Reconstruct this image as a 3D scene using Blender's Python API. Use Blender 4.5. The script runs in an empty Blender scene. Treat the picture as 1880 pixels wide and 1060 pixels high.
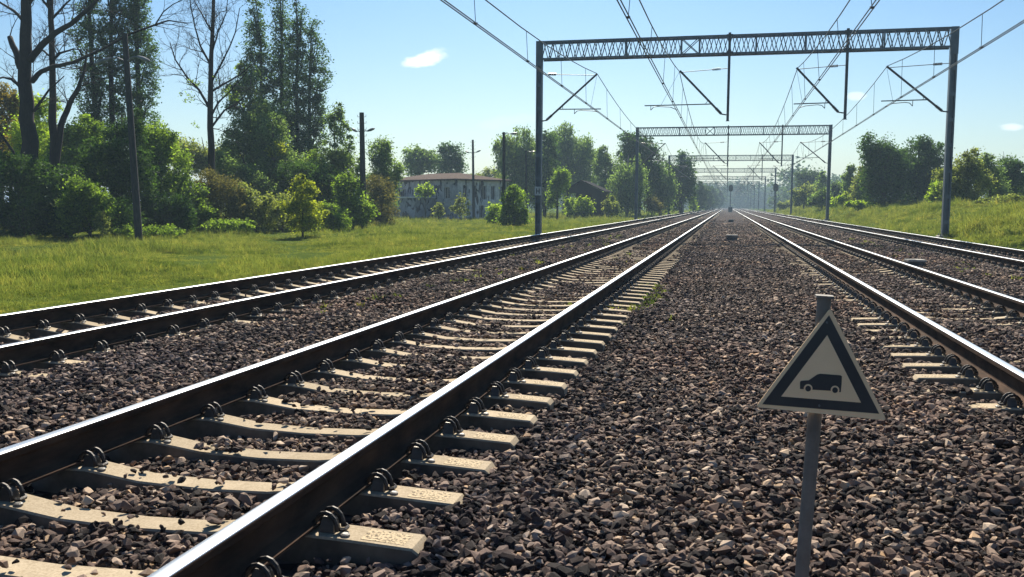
import bpy, math, random
import numpy as np
from mathutils import Vector

random.seed(7)
R = np.random.default_rng(11)
sc = bpy.context.scene
COL = sc.collection

# ------------------------------------------------------------------ camera
F, YAW, PITCH, ROLL, CAMH = 1679.9, -.2297, -.0912, .0062, 1.1076
PW, PH = 1880.0, 1060.0
cy_, sy_ = math.cos(YAW), math.sin(YAW)
cp_, sp_ = math.cos(PITCH), math.sin(PITCH)
FWD = np.array([sy_*cp_, cy_*cp_, sp_])
_r = np.array([cy_, -sy_, 0.0])
_u = np.cross(_r, FWD)
RIGHT = math.cos(ROLL)*_r + math.sin(ROLL)*_u
UP = -math.sin(ROLL)*_r + math.cos(ROLL)*_u
CAM = np.array([0.0, 0.0, CAMH])


def ray(px, py):
    return RIGHT*(px-PW/2)/F - UP*(py-PH/2)/F + FWD


def at(px, py, Y):
    d = ray(px, py)
    return CAM + d*(Y/d[1])


def depth(p):
    return float((np.asarray(p)-CAM) @ FWD)


cam_d = bpy.data.cameras.new('camera')
cam = bpy.data.objects.new('camera', cam_d)
COL.objects.link(cam)
cam_d.sensor_width = 36.0
cam_d.lens = 36.0*F/PW
cam_d.clip_start = 0.05
cam_d.clip_end = 9000
from mathutils import Matrix
M4 = Matrix(((RIGHT[0], UP[0], -FWD[0], 0), (RIGHT[1], UP[1], -FWD[1], 0), (RIGHT[2], UP[2], -FWD[2], CAMH), (0, 0, 0, 1)))
cam.matrix_world = M4
sc.camera = cam

# ------------------------------------------------------------------ helpers


def setp(o, label=None, cat=None, group=None, kind=None):
    if label: o['label'] = label
    if cat: o['category'] = cat
    if group: o['group'] = group
    if kind: o['kind'] = kind
    return o


def thing(name, loc, label, cat, group=None):
    o = bpy.data.objects.new(name, None)
    o.empty_display_size = .2
    o.location = [float(v) for v in loc]
    COL.objects.link(o)
    return setp(o, label, cat, group)


def world_loc(o):
    v = Vector((0, 0, 0))
    while o is not None:
        v += o.location
        o = o.parent
    return v


class MB:
    """collects faces in world coordinates"""

    def __init__(self):
        self.v, self.f, self.m = [], [], []

    def add(self, vs, fs, m=0):
        b = len(self.v)
        self.v += [tuple(float(c) for c in p) for p in vs]
        for f in fs:
            self.f.append(tuple(b+i for i in f))
            self.m.append(m)

    def box(self, lo, hi, m=0):
        x0, y0, z0 = lo; x1, y1, z1 = hi
        self.add([(x0, y0, z0), (x1, y0, z0), (x1, y1, z0), (x0, y1, z0), (x0, y0, z1), (x1, y0, z1), (x1, y1, z1), (x0, y1, z1)],
                 [(3, 2, 1, 0), (4, 5, 6, 7), (0, 1, 5, 4), (1, 2, 6, 5), (2, 3, 7, 6), (3, 0, 4, 7)], m)

    def bbox(self, lo, hi, b, m=0):
        """box with chamfered vertical and top edges"""
        x0, y0, z0 = lo; x1, y1, z1 = hi
        def ring(i, z): return [(x0+i+b, y0+i, z), (x1-i-b, y0+i, z), (x1-i, y0+i+b, z), (x1-i, y1-i-b, z), (x1-i-b, y1-i, z), (x0+i+b, y1-i, z), (x0+i, y1-i-b, z), (x0+i, y0+i+b, z)]
        self.loft([ring(0, z0), ring(0, z1-b), ring(b, z1)], m)

    def loft(self, rings, m=0, cap=True):
        n = len(rings[0]); vs = [p for r in rings for p in r]; fs = []
        for k in range(len(rings)-1):
            for i in range(n):
                j = (i+1) % n
                fs.append((k*n+i, k*n+j, (k+1)*n+j, (k+1)*n+i))
        if cap:
            fs.append(tuple(range(n-1, -1, -1)))
            fs.append(tuple((len(rings)-1)*n+i for i in range(n)))
        self.add(vs, fs, m)

    def tube(self, pts, rad, n=6, m=0, cap=True):
        P = [np.array(p, float) for p in pts]
        if np.isscalar(rad): rad = [rad]*len(P)
        rings = []
        ref = None
        for i, p in enumerate(P):
            t = P[min(i+1, len(P)-1)]-P[max(i-1, 0)]
            t = t/(np.linalg.norm(t)+1e-12)
            if ref is None:
                ref = np.array([1., 0, 0]) if abs(t[0]) < .8 else np.array([0, 1., 0])
            a = ref - t*(ref @ t); a /= np.linalg.norm(a)+1e-12
            ref = a
            b = np.cross(t, a)
            rings.append([tuple(p + rad[i]*(math.cos(2*math.pi*k/n)*a + math.sin(2*math.pi*k/n)*b)) for k in range(n)])
        self.loft(rings, m, cap)

    def beam(self, p0, p1, w, h, m=0):
        """rectangular bar between two points"""
        p0, p1 = np.array(p0, float), np.array(p1, float)
        t = (p1-p0)/np.linalg.norm(p1-p0)
        ref = np.array([0, 1., 0]) if abs(t[1]) < .8 else np.array([0, 0, 1.])
        a = ref - t*(ref @ t); a /= np.linalg.norm(a); b = np.cross(t, a)
        def ring(p): return [tuple(p+sx*a*w/2+sy*b*h/2) for sx, sy in ((-1, -1), (1, -1), (1, 1), (-1, 1))]
        self.loft([ring(p0), ring(p1)], m)

    def poly_prism(self, pts, off, m=0):
        """closed polygon pts (3D) extruded along vector off"""
        a = [tuple(p) for p in pts]; b = [tuple(np.array(p)+off) for p in pts]
        n = len(a)
        self.add(a+b, [tuple(range(n-1, -1, -1)), tuple(range(n, 2*n))]+[(i, (i+1) % n, n+(i+1) % n, n+i) for i in range(n)], m)

    def build(self, name, mats, parent=None, origin=None, smooth=False):
        if not isinstance(mats, (list, tuple)): mats = [mats]
        off = world_loc(parent) if parent is not None else Vector(origin if origin is not None else (0, 0, 0))
        me = bpy.data.meshes.new(name)
        V = np.array(self.v, float) - np.array(off)
        me.from_pydata([tuple(p) for p in V], [], self.f)
        for m in mats: me.materials.append(m)
        if len(mats) > 1: me.polygons.foreach_set('material_index', self.m)
        if smooth: me.polygons.foreach_set('use_smooth', [True]*len(self.f))
        me.update()
        o = bpy.data.objects.new(name, me)
        COL.objects.link(o)
        if parent is not None: o.parent = parent
        else: o.location = off
        return o


def np_mesh(name, V, Fq, mats, parent=None, origin=(0, 0, 0), matidx=None, smooth=False):
    """quads or tris as numpy arrays, world coordinates"""
    off = np.array(world_loc(parent)) if parent is not None else np.array(origin, float)
    me = bpy.data.meshes.new(name)
    k = Fq.shape[1]
    me.vertices.add(len(V)); me.vertices.foreach_set('co', (V-off).astype(np.float32).ravel())
    me.loops.add(Fq.size); me.loops.foreach_set('vertex_index', Fq.astype(np.int32).ravel())
    me.polygons.add(len(Fq)); me.polygons.foreach_set('loop_start', np.arange(0, Fq.size, k, dtype=np.int32))
    if not isinstance(mats, (list, tuple)): mats = [mats]
    for m in mats: me.materials.append(m)
    if matidx is not None: me.polygons.foreach_set('material_index', matidx.astype(np.int32))
    if smooth: me.polygons.foreach_set('use_smooth', np.ones(len(Fq), bool))
    me.update(calc_edges=True); me.validate()
    o = bpy.data.objects.new(name, me)
    COL.objects.link(o)
    if parent is not None: o.parent = parent
    else: o.location = [float(c) for c in off]
    return o


# ------------------------------------------------------------------ materials
class NT:
    def __init__(self, name):
        self.mat = bpy.data.materials.new(name); self.mat.use_nodes = True
        self.t = self.mat.node_tree; self.t.nodes.clear()
        self.out = self.n('ShaderNodeOutputMaterial')

    def n(self, typ, **kw):
        nd = self.t.nodes.new(typ)
        for k, v in kw.items(): setattr(nd, k, v)
        return nd

    def l(self, a, b): self.t.links.new(a, b)

    def noise(self, scale, detail=4, rough=.55, vec=None, dist=0.0):
        nd = self.n('ShaderNodeTexNoise'); nd.inputs['Scale'].default_value = scale; nd.inputs['Detail'].default_value = detail
        nd.inputs['Roughness'].default_value = rough; nd.inputs['Distortion'].default_value = dist
        if vec is not None: self.l(vec, nd.inputs['Vector'])
        return nd

    def ramp(self, fac, stops):
        nd = self.n('ShaderNodeValToRGB'); e = nd.color_ramp.elements
        while len(e) < len(stops): e.new(.5)
        for i, (p, c) in enumerate(stops):
            e[i].position = p; e[i].color = (*c, 1) if len(c) == 3 else c
        self.l(fac, nd.inputs[0])
        return nd

    def mix(self, fac, a, b, mode='MIX'):
        nd = self.n('ShaderNodeMix', data_type='RGBA', blend_type=mode)
        for s, v in ((nd.inputs[0], fac), (nd.inputs[6], a), (nd.inputs[7], b)):
            if hasattr(v, 'links'): self.l(v, s)
            else: s.default_value = v if not isinstance(v, tuple) else (*v, 1)
        return nd.outputs[2]

    def coord(self, which='Object', scale=None):
        c = self.n('ShaderNodeTexCoord').outputs[which]
        if scale:
            m = self.n('ShaderNodeMapping'); m.inputs['Scale'].default_value = scale
            self.l(c, m.inputs['Vector']); c = m.outputs[0]
        return c

    def pos(self, scale=None):
        c = self.n('ShaderNodeNewGeometry').outputs['Position']
        if scale:
            m = self.n('ShaderNodeMapping'); m.inputs['Scale'].default_value = scale
            self.l(c, m.inputs['Vector']); c = m.outputs[0]
        return c

    def bump(self, h, strength=.3, dist=.02):
        b = self.n('ShaderNodeBump'); b.inputs['Strength'].default_value = strength; b.inputs['Distance'].default_value = dist
        self.l(h, b.inputs['Height'])
        return b.outputs[0]

    def principled(self, color, rough=.7, metal=0.0, normal=None, spec=.5):
        p = self.n('ShaderNodeBsdfPrincipled')
        for s, v in ((p.inputs['Base Color'], color), (p.inputs['Roughness'], rough), (p.inputs['Metallic'], metal)):
            if hasattr(v, 'links'): self.l(v, s)
            else: s.default_value = (*v, 1) if isinstance(v, tuple) else v
        p.inputs['Specular IOR Level'].default_value = spec
        if normal is not None: self.l(normal, p.inputs['Normal'])
        self.l(p.outputs[0], self.out.inputs[0])
        return p


def mottled(name, c0, c1, scale=6.0, rough=.75, metal=0.0, bump=.25, bdist=.01, stretch=None, spec=.4):
    t = NT(name)
    v = t.coord('Object', stretch)
    n1 = t.noise(scale, 6, .6, v)
    col = t.ramp(n1.outputs[0], [(.32, c0), (.68, c1)]).outputs[0]
    n2 = t.noise(scale*7, 4, .6, v)
    t.principled(col, rough, metal, t.bump(n2.outputs[0], bump, bdist), spec)
    return t.mat


def leaf_mat(name, dark, light, trans=.5, tint=(1.25, 1.35, .75)):
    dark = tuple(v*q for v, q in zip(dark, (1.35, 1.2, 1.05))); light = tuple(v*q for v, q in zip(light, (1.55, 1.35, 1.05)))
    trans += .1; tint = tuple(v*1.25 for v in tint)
    """two leaf tints picked per leaf and per patch; light passes through the leaf"""
    t = NT(name)
    g = t.n('ShaderNodeNewGeometry')
    n1 = t.noise(.55, 2, .5, t.coord('Object'))
    add = t.n('ShaderNodeMath', operation='MULTIPLY_ADD'); t.l(g.outputs['Random Per Island'], add.inputs[0]); add.inputs[1].default_value = .55
    sub = t.n('ShaderNodeMath', operation='MULTIPLY'); t.l(n1.outputs[0], sub.inputs[0]); sub.inputs[1].default_value = .5
    t.l(sub.outputs[0], add.inputs[2])
    col = t.ramp(add.outputs[0], [(.18, tuple(v*.8 for v in dark)), (.6, light), (.85, tuple(min(1, v*1.4) for v in light))]).outputs[0]
    d = t.n('ShaderNodeBsdfDiffuse'); t.l(col, d.inputs[0])
    tr = t.n('ShaderNodeBsdfTranslucent')
    tc = t.mix(1.0, col, tint, 'MULTIPLY')
    t.l(tc, tr.inputs[0])
    mx = t.n('ShaderNodeMixShader'); mx.inputs[0].default_value = trans
    t.l(d.outputs[0], mx.inputs[1]); t.l(tr.outputs[0], mx.inputs[2])
    gl = t.n('ShaderNodeBsdfGlossy'); gl.inputs['Roughness'].default_value = .65; gl.inputs[0].default_value = (.9, .95, 1, 1)
    m2 = t.n('ShaderNodeMixShader'); m2.inputs[0].default_value = .02
    t.l(mx.outputs[0], m2.inputs[1]); t.l(gl.outputs[0], m2.inputs[2])
    t.l(m2.outputs[0], t.out.inputs[0])
    return t.mat


L = dict(
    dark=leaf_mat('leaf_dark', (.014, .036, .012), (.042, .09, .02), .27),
    mid=leaf_mat('leaf_mid', (.033, .074, .017), (.1, .165, .03), .52),
    bright=leaf_mat('leaf_bright', (.06, .12, .018), (.16, .24, .035), .55),
    yellow=leaf_mat('leaf_yellow', (.075, .125, .02), (.19, .25, .04), .45, (1.15, 1.15, .5)),
    poplar=leaf_mat('leaf_poplar', (.018, .042, .024), (.05, .095, .042), .38, (1.1, 1.25, .8)),
    birch=leaf_mat('leaf_birch', (.036, .074, .032), (.1, .16, .06), .5, (1.15, 1.25, .8)),
    orange=leaf_mat('leaf_orange', (.05, .075, .02), (.12, .125, .03), .5, (1.25, 1.05, .6)),
    brown=leaf_mat('leaf_brown', (.045, .065, .026), (.11, .125, .045), .35, (1.1, 1.0, .7)),
    olive=leaf_mat('leaf_olive', (.05, .085, .03), (.13, .17, .06), .5, (1.15, 1.2, .7)),
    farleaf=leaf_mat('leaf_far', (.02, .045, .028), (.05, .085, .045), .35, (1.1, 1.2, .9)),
)
M = {}
M['bark'] = mottled('bark', (.035, .028, .022), (.085, .07, .055), 5, .9, stretch=(6, 6, 1), bump=.6, bdist=.03)
M['bark_dark'] = mottled('bark_dark', (.012, .01, .01), (.032, .027, .024), 5, .9, stretch=(6, 6, 1), bump=.6, bdist=.03)
M['bark_birch'] = mottled('bark_birch', (.08, .07, .06), (.35, .33, .3), 3, .8, stretch=(1, 1, 4))
M['rust'] = mottled('rail_rust', (.02, .0135, .011), (.08, .047, .031), 9, .92, bump=.5, bdist=.004, stretch=(1, .35, 1), spec=.08)
M['clip'] = mottled('clip_steel', (.022, .019, .018), (.05, .04, .035), 20, .5, .3)
M['anchor'] = mottled('anchor_iron', (.06, .055, .05), (.13, .12, .11), 14, .38, .6)
M['pad'] = mottled('clip_pad', (.1, .095, .085), (.22, .2, .18), 14, .45)
M['galv'] = mottled('galvanised_steel', (.08, .1, .12), (.17, .195, .22), 3, .5, .5, bump=.1, stretch=(1, 1, .3))
M['galv_dark'] = mottled('weathered_steel', (.04, .05, .06), (.1, .115, .13), 3, .55, .4, bump=.1)
M['insul'] = mottled('porcelain', (.03, .022, .02), (.06, .045, .04), 8, .25)
M['wire'] = mottled('copper_wire', (.05, .06, .075), (.1, .115, .13), 2, .45, .5)
M['pole'] = mottled('old_pole', (.022, .022, .024), (.06, .058, .056), 4, .85, stretch=(5, 5, 1), bump=.5)
M['lamp'] = mottled('lamp_housing', (.12, .13, .14), (.24, .25, .26), 5, .45)
M['black'] = mottled('black_paint', (.012, .013, .016), (.028, .03, .034), 6, .5)
M['signalmast'] = mottled('signal_mast', (.1, .11, .12), (.2, .21, .22), 5, .6)
M['concrete'] = mottled('rough_concrete', (.16, .15, .135), (.36, .34, .3), 5, .9, bump=.5)
M['box'] = mottled('dark_concrete', (.06, .058, .055), (.14, .135, .125), 6, .9, bump=.4)  # darker concrete for the box bodies under the paler lids
M['glass'] = mottled('dark_glass', (.01, .012, .014), (.02, .022, .025), 5, .12)
M['wood_dark'] = mottled('dark_boards', (.02, .02, .024), (.055, .05, .05), 4, .85, stretch=(6, 6, .6))
M['roof_felt'] = mottled('roof_felt', (.015, .016, .019), (.035, .035, .038), 3, 1.0, spec=.02)
M['sign_face'] = mottled('sign_face', (.8, .58, .36), (.9, .66, .42), 5, .6, bump=.03, spec=.2)
M['sign_black'] = mottled('sign_black', (.02, .023, .03), (.04, .043, .05), 8, .45, bump=.03)
M['sign_post'] = mottled('sign_post_steel', (.1, .09, .08), (.21, .19, .17), 9, .7, .0)


def sleeper_mat():
    t = NT('sleeper_concrete')
    v = t.coord('Object')
    oi = t.n('ShaderNodeObjectInfo')
    n1 = t.noise(7, 6, .65, v)
    n2 = t.noise(90, 3, .6, v)
    c = t.ramp(n1.outputs[0], [(.3, (.37, .295, .2)), (.7, (.55, .45, .32))]).outputs[0]
    c = t.mix(.35, c, t.ramp(n2.outputs[0], [(.35, (.2, .155, .1)), (.6, (.52, .44, .32))]).outputs[0])
    dk = t.ramp(oi.outputs['Random'], [(0, (.78, .78, .78)), (1, (1.0, 1.0, 1.0))]).outputs[0]
    c = t.mix(1.0, c, dk, 'MULTIPLY')
    t.principled(c, .95, 0, t.bump(n2.outputs[0], .35, .004), .1)
    return t.mat


M['sleeper'] = sleeper_mat()


def stamp_mat():
    t = NT('sleeper_stamp')
    v = t.coord('Object', (1, 1, 1))
    n2 = t.noise(75, 2, .7, v)
    c = t.ramp(n2.outputs[0], [(.40, (.1, .08, .05)), (.5, (.46, .36, .23)), (.75, (.54, .43, .28))]).outputs[0]
    t.principled(c, .9, 0, t.bump(n2.outputs[0], .8, .008), .3)
    return t.mat


M['stamp'] = stamp_mat()
M['sleeper_side'] = mottled('shade_toned_concrete', (.07, .06, .05), (.17, .145, .115), 6, .95, spec=.1)  # shade on the sleeper flanks put into the colour, darker than the top


def railtop_mat():
    t = NT('rail_running_surface')
    v = t.pos((60, .35, 60))
    n = t.noise(1.0, 5, .6, v)
    c = t.ramp(n.outputs[0], [(.3, (.44, .455, .47)), (.7, (.66, .68, .7))]).outputs[0]
    n2 = t.noise(1.0, 4, .6, t.pos((220, .15, 220)))
    r = t.n('ShaderNodeMapRange'); t.l(n2.outputs[0], r.inputs[0]); r.inputs[3].default_value = .27; r.inputs[4].default_value = .43
    t.principled(c, r.outputs[0], 1.0, t.bump(n2.outputs[0], .05, .001))
    return t.mat


M['railtop'] = railtop_mat()


def stone_mat():
    t = NT('crushed_stone')
    oi = t.n('ShaderNodeObjectInfo')
    c0 = t.ramp(oi.outputs['Random'], [(0, (.014, .012, .013)), (.32, (.046, .034, .032)), (.56, (.118, .086, .074)), (.76, (.22, .165, .135)), (.9, (.36, .295, .24)), (.96, (.55, .47, .38)), (1.0, (.5, .36, .22))]).outputs[0]
    v = t.coord('Object')
    n = t.noise(45, 5, .65, v)
    c1 = t.mix(1.0, c0, t.ramp(n.outputs[0], [(.25, (.6, .58, .58)), (.75, (1.25, 1.2, 1.15))]).outputs[0], 'MULTIPLY')
    big = t.noise(.22, 3, .5, t.pos())
    c2 = t.mix(1.0, c1, t.ramp(big.outputs[0], [(.3, (.85, .82, .92)), (.5, (1.0, .95, .9)), (.7, (1.25, 1.02, .92))]).outputs[0], 'MULTIPLY')
    t.principled(c2, .92, 0, t.bump(n.outputs[0], .5, .006), .25)
    return t.mat


M['stone'] = stone_mat()


def bed_mat():
    t = NT('ballast_bed')
    p = t.pos()
    vo = t.n('ShaderNodeTexVoronoi'); vo.inputs['Scale'].default_value = 15; t.l(p, vo.inputs['Vector'])
    c = t.ramp(vo.outputs['Color'], [(0, (.02, .016, .017)), (.5, (.05, .039, .038)), (1, (.12, .096, .085))]).outputs[0]
    n = t.noise(.6, 4, .55, p)
    c = t.mix(1.0, c, t.ramp(n.outputs[0], [(.3, (.8, .78, .85)), (.7, (1.15, 1.1, 1.05))]).outputs[0], 'MULTIPLY')
    inv = t.n('ShaderNodeMath', operation='MULTIPLY'); t.l(vo.outputs['Distance'], inv.inputs[0]); inv.inputs[1].default_value = -1
    t.principled(c, .95, 0, t.bump(inv.outputs[0], 1.0, .06), .05)
    return t.mat


M['bed'] = bed_mat()


def soil_mat():
    t = NT('grassy_ground')
    p = t.pos()
    n = t.noise(.25, 5, .6, p); n2 = t.noise(5, 5, .65, p)
    c = t.ramp(n.outputs[0], [(.3, (.045, .075, .016)), (.55, (.06, .095, .02)), (.75, (.08, .09, .028))]).outputs[0]
    c = t.mix(.4, c, t.ramp(n2.outputs[0], [(.3, (.03, .045, .012)), (.7, (.13, .16, .04))]).outputs[0])
    t.principled(c, .95, 0, t.bump(n2.outputs[0], .7, .12), 0)
    return t.mat


M['soil'] = soil_mat()


def grass_mat():
    t = NT('grass_blades')
    oi = t.n('ShaderNodeObjectInfo')
    p = t.pos()
    n = t.noise(.22, 4, .6, p); n2 = t.noise(1.3, 3, .6, p)
    c = t.ramp(n.outputs[0], [(.28, (.1, .095, .045)), (.37, (.09, .135, .03)), (.5, (.215, .245, .068)), (.7, (.22, .23, .07))]).outputs[0]
    c = t.mix(.35, c, t.ramp(n2.outputs[0], [(.38, (.04, .08, .016)), (.62, (.28, .31, .075))]).outputs[0])
    c = t.mix(1.0, c, t.ramp(oi.outputs['Random'], [(0, (.65, .72, .7)), (.8, (1.15, 1.1, 1.0)), (1, (1.7, 1.35, 1.3))]).outputs[0], 'MULTIPLY')
    d = t.n('ShaderNodeBsdfDiffuse'); t.l(c, d.inputs[0])
    tr = t.n('ShaderNodeBsdfTranslucent'); t.l(t.mix(1.0, c, (1.2, 1.25, .8), 'MULTIPLY'), tr.inputs[0])
    mx = t.n('ShaderNodeMixShader'); mx.inputs[0].default_value = .5
    t.l(d.outputs[0], mx.inputs[1]); t.l(tr.outputs[0], mx.inputs[2]); t.l(mx.outputs[0], t.out.inputs[0])
    return t.mat


M['grass'] = grass_mat()


def wall_mat(name, base, base2, dark, lo, hi, sc_=1.0, streak=(1, 1, .25)):
    t = NT(name)
    v = t.coord('Object')
    n = t.noise(1.2*sc_, 6, .6, v)
    c = t.ramp(n.outputs[0], [(.35, base), (.65, base2)]).outputs[0]
    s = t.noise(.75*sc_, 2, .4, t.coord('Object', streak), 1.6)
    mask = t.ramp(s.outputs[0], [(lo, (0, 0, 0)), (hi, (1, 1, 1))]).outputs[0]
    c = t.mix(mask, c, dark)
    n3 = t.noise(25, 4, .6, v)
    t.principled(c, .9, 0, t.bump(n3.outputs[0], .4, .02), .2)
    return t.mat


M['wall_grey'] = wall_mat('stained_plaster', (.24, .24, .25), (.44, .44, .45), (.055, .058, .07), .55, .575, 1.5, (1, 1, .8))
M['wall_pale'] = wall_mat('pale_plaster', (.45, .44, .43), (.75, .73, .7), (.05, .052, .065), .6, .63, 1.8, (1, 1, .3))
M['whitewash'] = mottled('whitewash', (.5, .5, .5), (.75, .74, .72), 4, .9)
M['tiles'] = mottled('roof_tiles', (.05, .034, .03), (.13, .09, .07), 2.5, .95, stretch=(3, 3, 1), bump=.6, bdist=.05, spec=.05)

# ------------------------------------------------------------------ terrain heights
CT = [-6.186, -2.380, 2.716, 6.855]       # track centres
GA = .7535                                 # half distance between rail heads
SP = .5402                                 # sleeper spacing
PHASE = [7.46, 3.295, 8.67, 8.3]
PHASE = [p - SP*math.floor(p/SP) for p in PHASE]


def lerp(x, xs, zs): return np.interp(x, xs, zs)


def ground_z(x, y):
    x = np.asarray(x, float); y = np.asarray(y, float)
    left = lerp(x, [-60, -30, -12, -8.8, -8.2], [-.35, -.45, -.45, -.42, -.5])
    bank = 1.0 + 0*y
    right = lerp(x, [8.4, 8.9, 9.6, 12.5, 14.5, 40, 90], [-.5, -.16, .05, .98, 1.2, 1.3, 1.0])
    mid = np.where(x < 0, left, right)
    mid = np.where((x > -8.2) & (x < 8.4), -.5, mid)
    wob = .05*np.sin(x*.7+y*.31)+.05*np.sin(x*.23-y*.47+1.3)+.03*np.sin(x*1.9+y*1.1)
    wob = wob*np.clip((np.abs(x)-8.6)/2.0, 0, 1)
    z = mid+wob
    # the bank flattens out far ahead
    k = np.clip((y-160)/240, 0, 1)
    return np.where(x > 8.4, z*(1-k)+(-.3)*k, z)


def gz(x, y): return float(ground_z(x, y))


def ballast_z(x, y):
    """mean level of the top of the stones"""
    x = np.asarray(x, float); y = np.asarray(y, float)
    xs = [-8.6, -7.75, -7.3, -6.9, -6.6, -6.2, -5.8, -5.45, -5.1, -4.7, -4.2, -3.75, -3.3, -3.0, -2.4, -1.8, -1.35, -1.0, -.5, .5, 1.1, 1.5, 1.9, 2.3, 2.7, 3.1, 3.5, 3.9, 4.3, 5.0, 5.6, 6.1, 6.5, 6.86, 7.2, 7.6, 8.1, 8.5, 8.9]
    zs = [-.62, -.28, -.25, -.27, -.25, -.225, -.25, -.25, -.2, -.19, -.2, -.23, -.26, -.255, -.225, -.25, -.27, -.25, -.235, -.24, -.225, -.215, -.235, -.22, -.2, -.22, -.235, -.21, -.2, -.2, -.2, -.235, -.22, -.2, -.22, -.235, -.22, -.3, -.55]
    z = np.interp(x, xs, zs)
    return z + .018*np.sin(x*2.1+y*.9)+.015*np.sin(y*1.7-x*1.3)+.012*np.sin(y*3.3+x*4.1)


# ground: one sheet to the horizon
gx = np.concatenate([[-3000, -1200, -500, -200, -110], np.arange(-70, -12, 2.0), np.arange(-12, -8.6, .4), [-8.2, -4, 0, 4, 8.4], np.arange(8.9, 16, .5), np.arange(16, 60, 4.0), [90, 200, 500, 1200, 3000]])
gy = np.concatenate([[-3000, -800, -200, -60, -20], np.arange(-8, 60, 1.5), np.arange(60, 200, 6.0), np.arange(200, 600, 25.0), [700, 1000, 1600, 3000]])
GX, GY = np.meshgrid(gx, gy)
V = np.stack([GX, GY, ground_z(GX, GY)], -1).reshape(-1, 3)
nx, ny = len(gx), len(gy)
ii = (np.arange(ny-1)[:, None]*nx+np.arange(nx-1)[None, :]).ravel()
Fq = np.stack([ii, ii+1, ii+nx+1, ii+nx], -1)
o = np_mesh('ground', V, Fq, M['soil'], smooth=True); setp(o, kind='structure')

bx = np.concatenate([np.arange(-8.5, 8.85, .3)])
by = np.concatenate([np.arange(-6, 40, .5), np.arange(40, 120, 4.0), np.arange(120, 701, 20.0)])
GX, GY = np.meshgrid(bx, by)
V = np.stack([GX, GY, ballast_z(GX, GY)-np.where(GY > 75, -.035, .04)], -1).reshape(-1, 3)
nx, ny = len(bx), len(by)
ii = (np.arange(ny-1)[:, None]*nx+np.arange(nx-1)[None, :]).ravel()
Fq = np.stack([ii, ii+1, ii+nx+1, ii+nx], -1)
o = np_mesh('ballast_bed', V, Fq, M['bed'], smooth=True); setp(o, kind='structure')

# ------------------------------------------------------------------ scattered stuff (instances on points)


def proto_mesh(name, V, Fs, mat):
    me = bpy.data.meshes.new(name); me.from_pydata([tuple(map(float, p)) for p in V], [], Fs); me.materials.append(mat); me.update()
    return bpy.data.objects.new(name, me)       # never linked to the scene: only its mesh is instanced


def scatter(name, pts, rot, scl, var, protos, label, cat):
    me = bpy.data.meshes.new(name)
    me.vertices.add(len(pts)); me.vertices.foreach_set('co', pts.astype(np.float32).ravel())
    a = me.attributes.new('rot', 'FLOAT_VECTOR', 'POINT'); a.data.foreach_set('vector', rot.astype(np.float32).ravel())
    s3 = np.repeat(scl[:, None], 3, 1) if scl.ndim == 1 else scl
    a = me.attributes.new('scl', 'FLOAT_VECTOR', 'POINT'); a.data.foreach_set('vector', s3.astype(np.float32).ravel())
    a = me.attributes.new('var', 'INT', 'POINT'); a.data.foreach_set('value', var.astype(np.int32))
    o = bpy.data.objects.new(name, me); COL.objects.link(o)
    ng = bpy.data.node_groups.new(name, 'GeometryNodeTree')
    ng.interface.new_socket('Geometry', in_out='INPUT', socket_type='NodeSocketGeometry')
    ng.interface.new_socket('Geometry', in_out='OUTPUT', socket_type='NodeSocketGeometry')
    gi = ng.nodes.new('NodeGroupInput'); go = ng.nodes.new('NodeGroupOutput')
    jn = ng.nodes.new('GeometryNodeJoinGeometry')
    for p in reversed(protos):
        oi = ng.nodes.new('GeometryNodeObjectInfo'); oi.inputs['Object'].default_value = p
        ti = ng.nodes.new('GeometryNodeGeometryToInstance')
        ng.links.new(oi.outputs['Geometry'], ti.inputs[0]); ng.links.new(ti.outputs[0], jn.inputs[0])
    ip = ng.nodes.new('GeometryNodeInstanceOnPoints')
    ng.links.new(gi.outputs[0], ip.inputs['Points']); ng.links.new(jn.outputs[0], ip.inputs['Instance'])
    ip.inputs['Pick Instance'].default_value = True
    for nm, typ, sock in (('rot', 'FLOAT_VECTOR', 'Rotation'), ('scl', 'FLOAT_VECTOR', 'Scale'), ('var', 'INT', 'Instance Index')):
        na = ng.nodes.new('GeometryNodeInputNamedAttribute'); na.data_type = typ; na.inputs['Name'].default_value = nm
        ng.links.new(na.outputs['Attribute'], ip.inputs[sock])
    ng.links.new(ip.outputs[0], go.inputs[0])
    md = o.modifiers.new('scatter', 'NODES'); md.node_group = ng
    setp(o, label, cat, kind='stuff')
    return o


import bmesh


def stone_proto(k):
    rr = np.random.default_rng(100+k)
    n = rr.integers(12, 19)
    d = rr.normal(size=(n, 3)); d /= np.linalg.norm(d, axis=1)[:, None]
    d *= rr.uniform(.82, 1.08, (n, 1))
    d *= np.array([1.0, rr.uniform(.55, .9), rr.uniform(.34, .62)])*.54
    bm = bmesh.new()
    for p in d: bm.verts.new(p)
    r = bmesh.ops.convex_hull(bm, input=bm.verts)
    bmesh.ops.delete(bm, geom=[g for g in r['geom_interior'] if isinstance(g, bmesh.types.BMVert)], context='VERTS')
    bmesh.ops.recalc_face_normals(bm, faces=bm.faces)
    me = bpy.data.meshes.new('stone'); bm.to_mesh(me); bm.free(); me.materials.append(M['stone'])
    return bpy.data.objects.new('stone', me)


stones = [stone_proto(k) for k in range(14)]
RAILX = [c+s*GA for c in CT for s in (-1, 1)]


def in_view(x, y, m=1.2):
    """keeps what the picture, or one taken a step aside, could see"""
    return (x > -1.13*y-m-.6) & (x < .36*y+m+.5)


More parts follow.
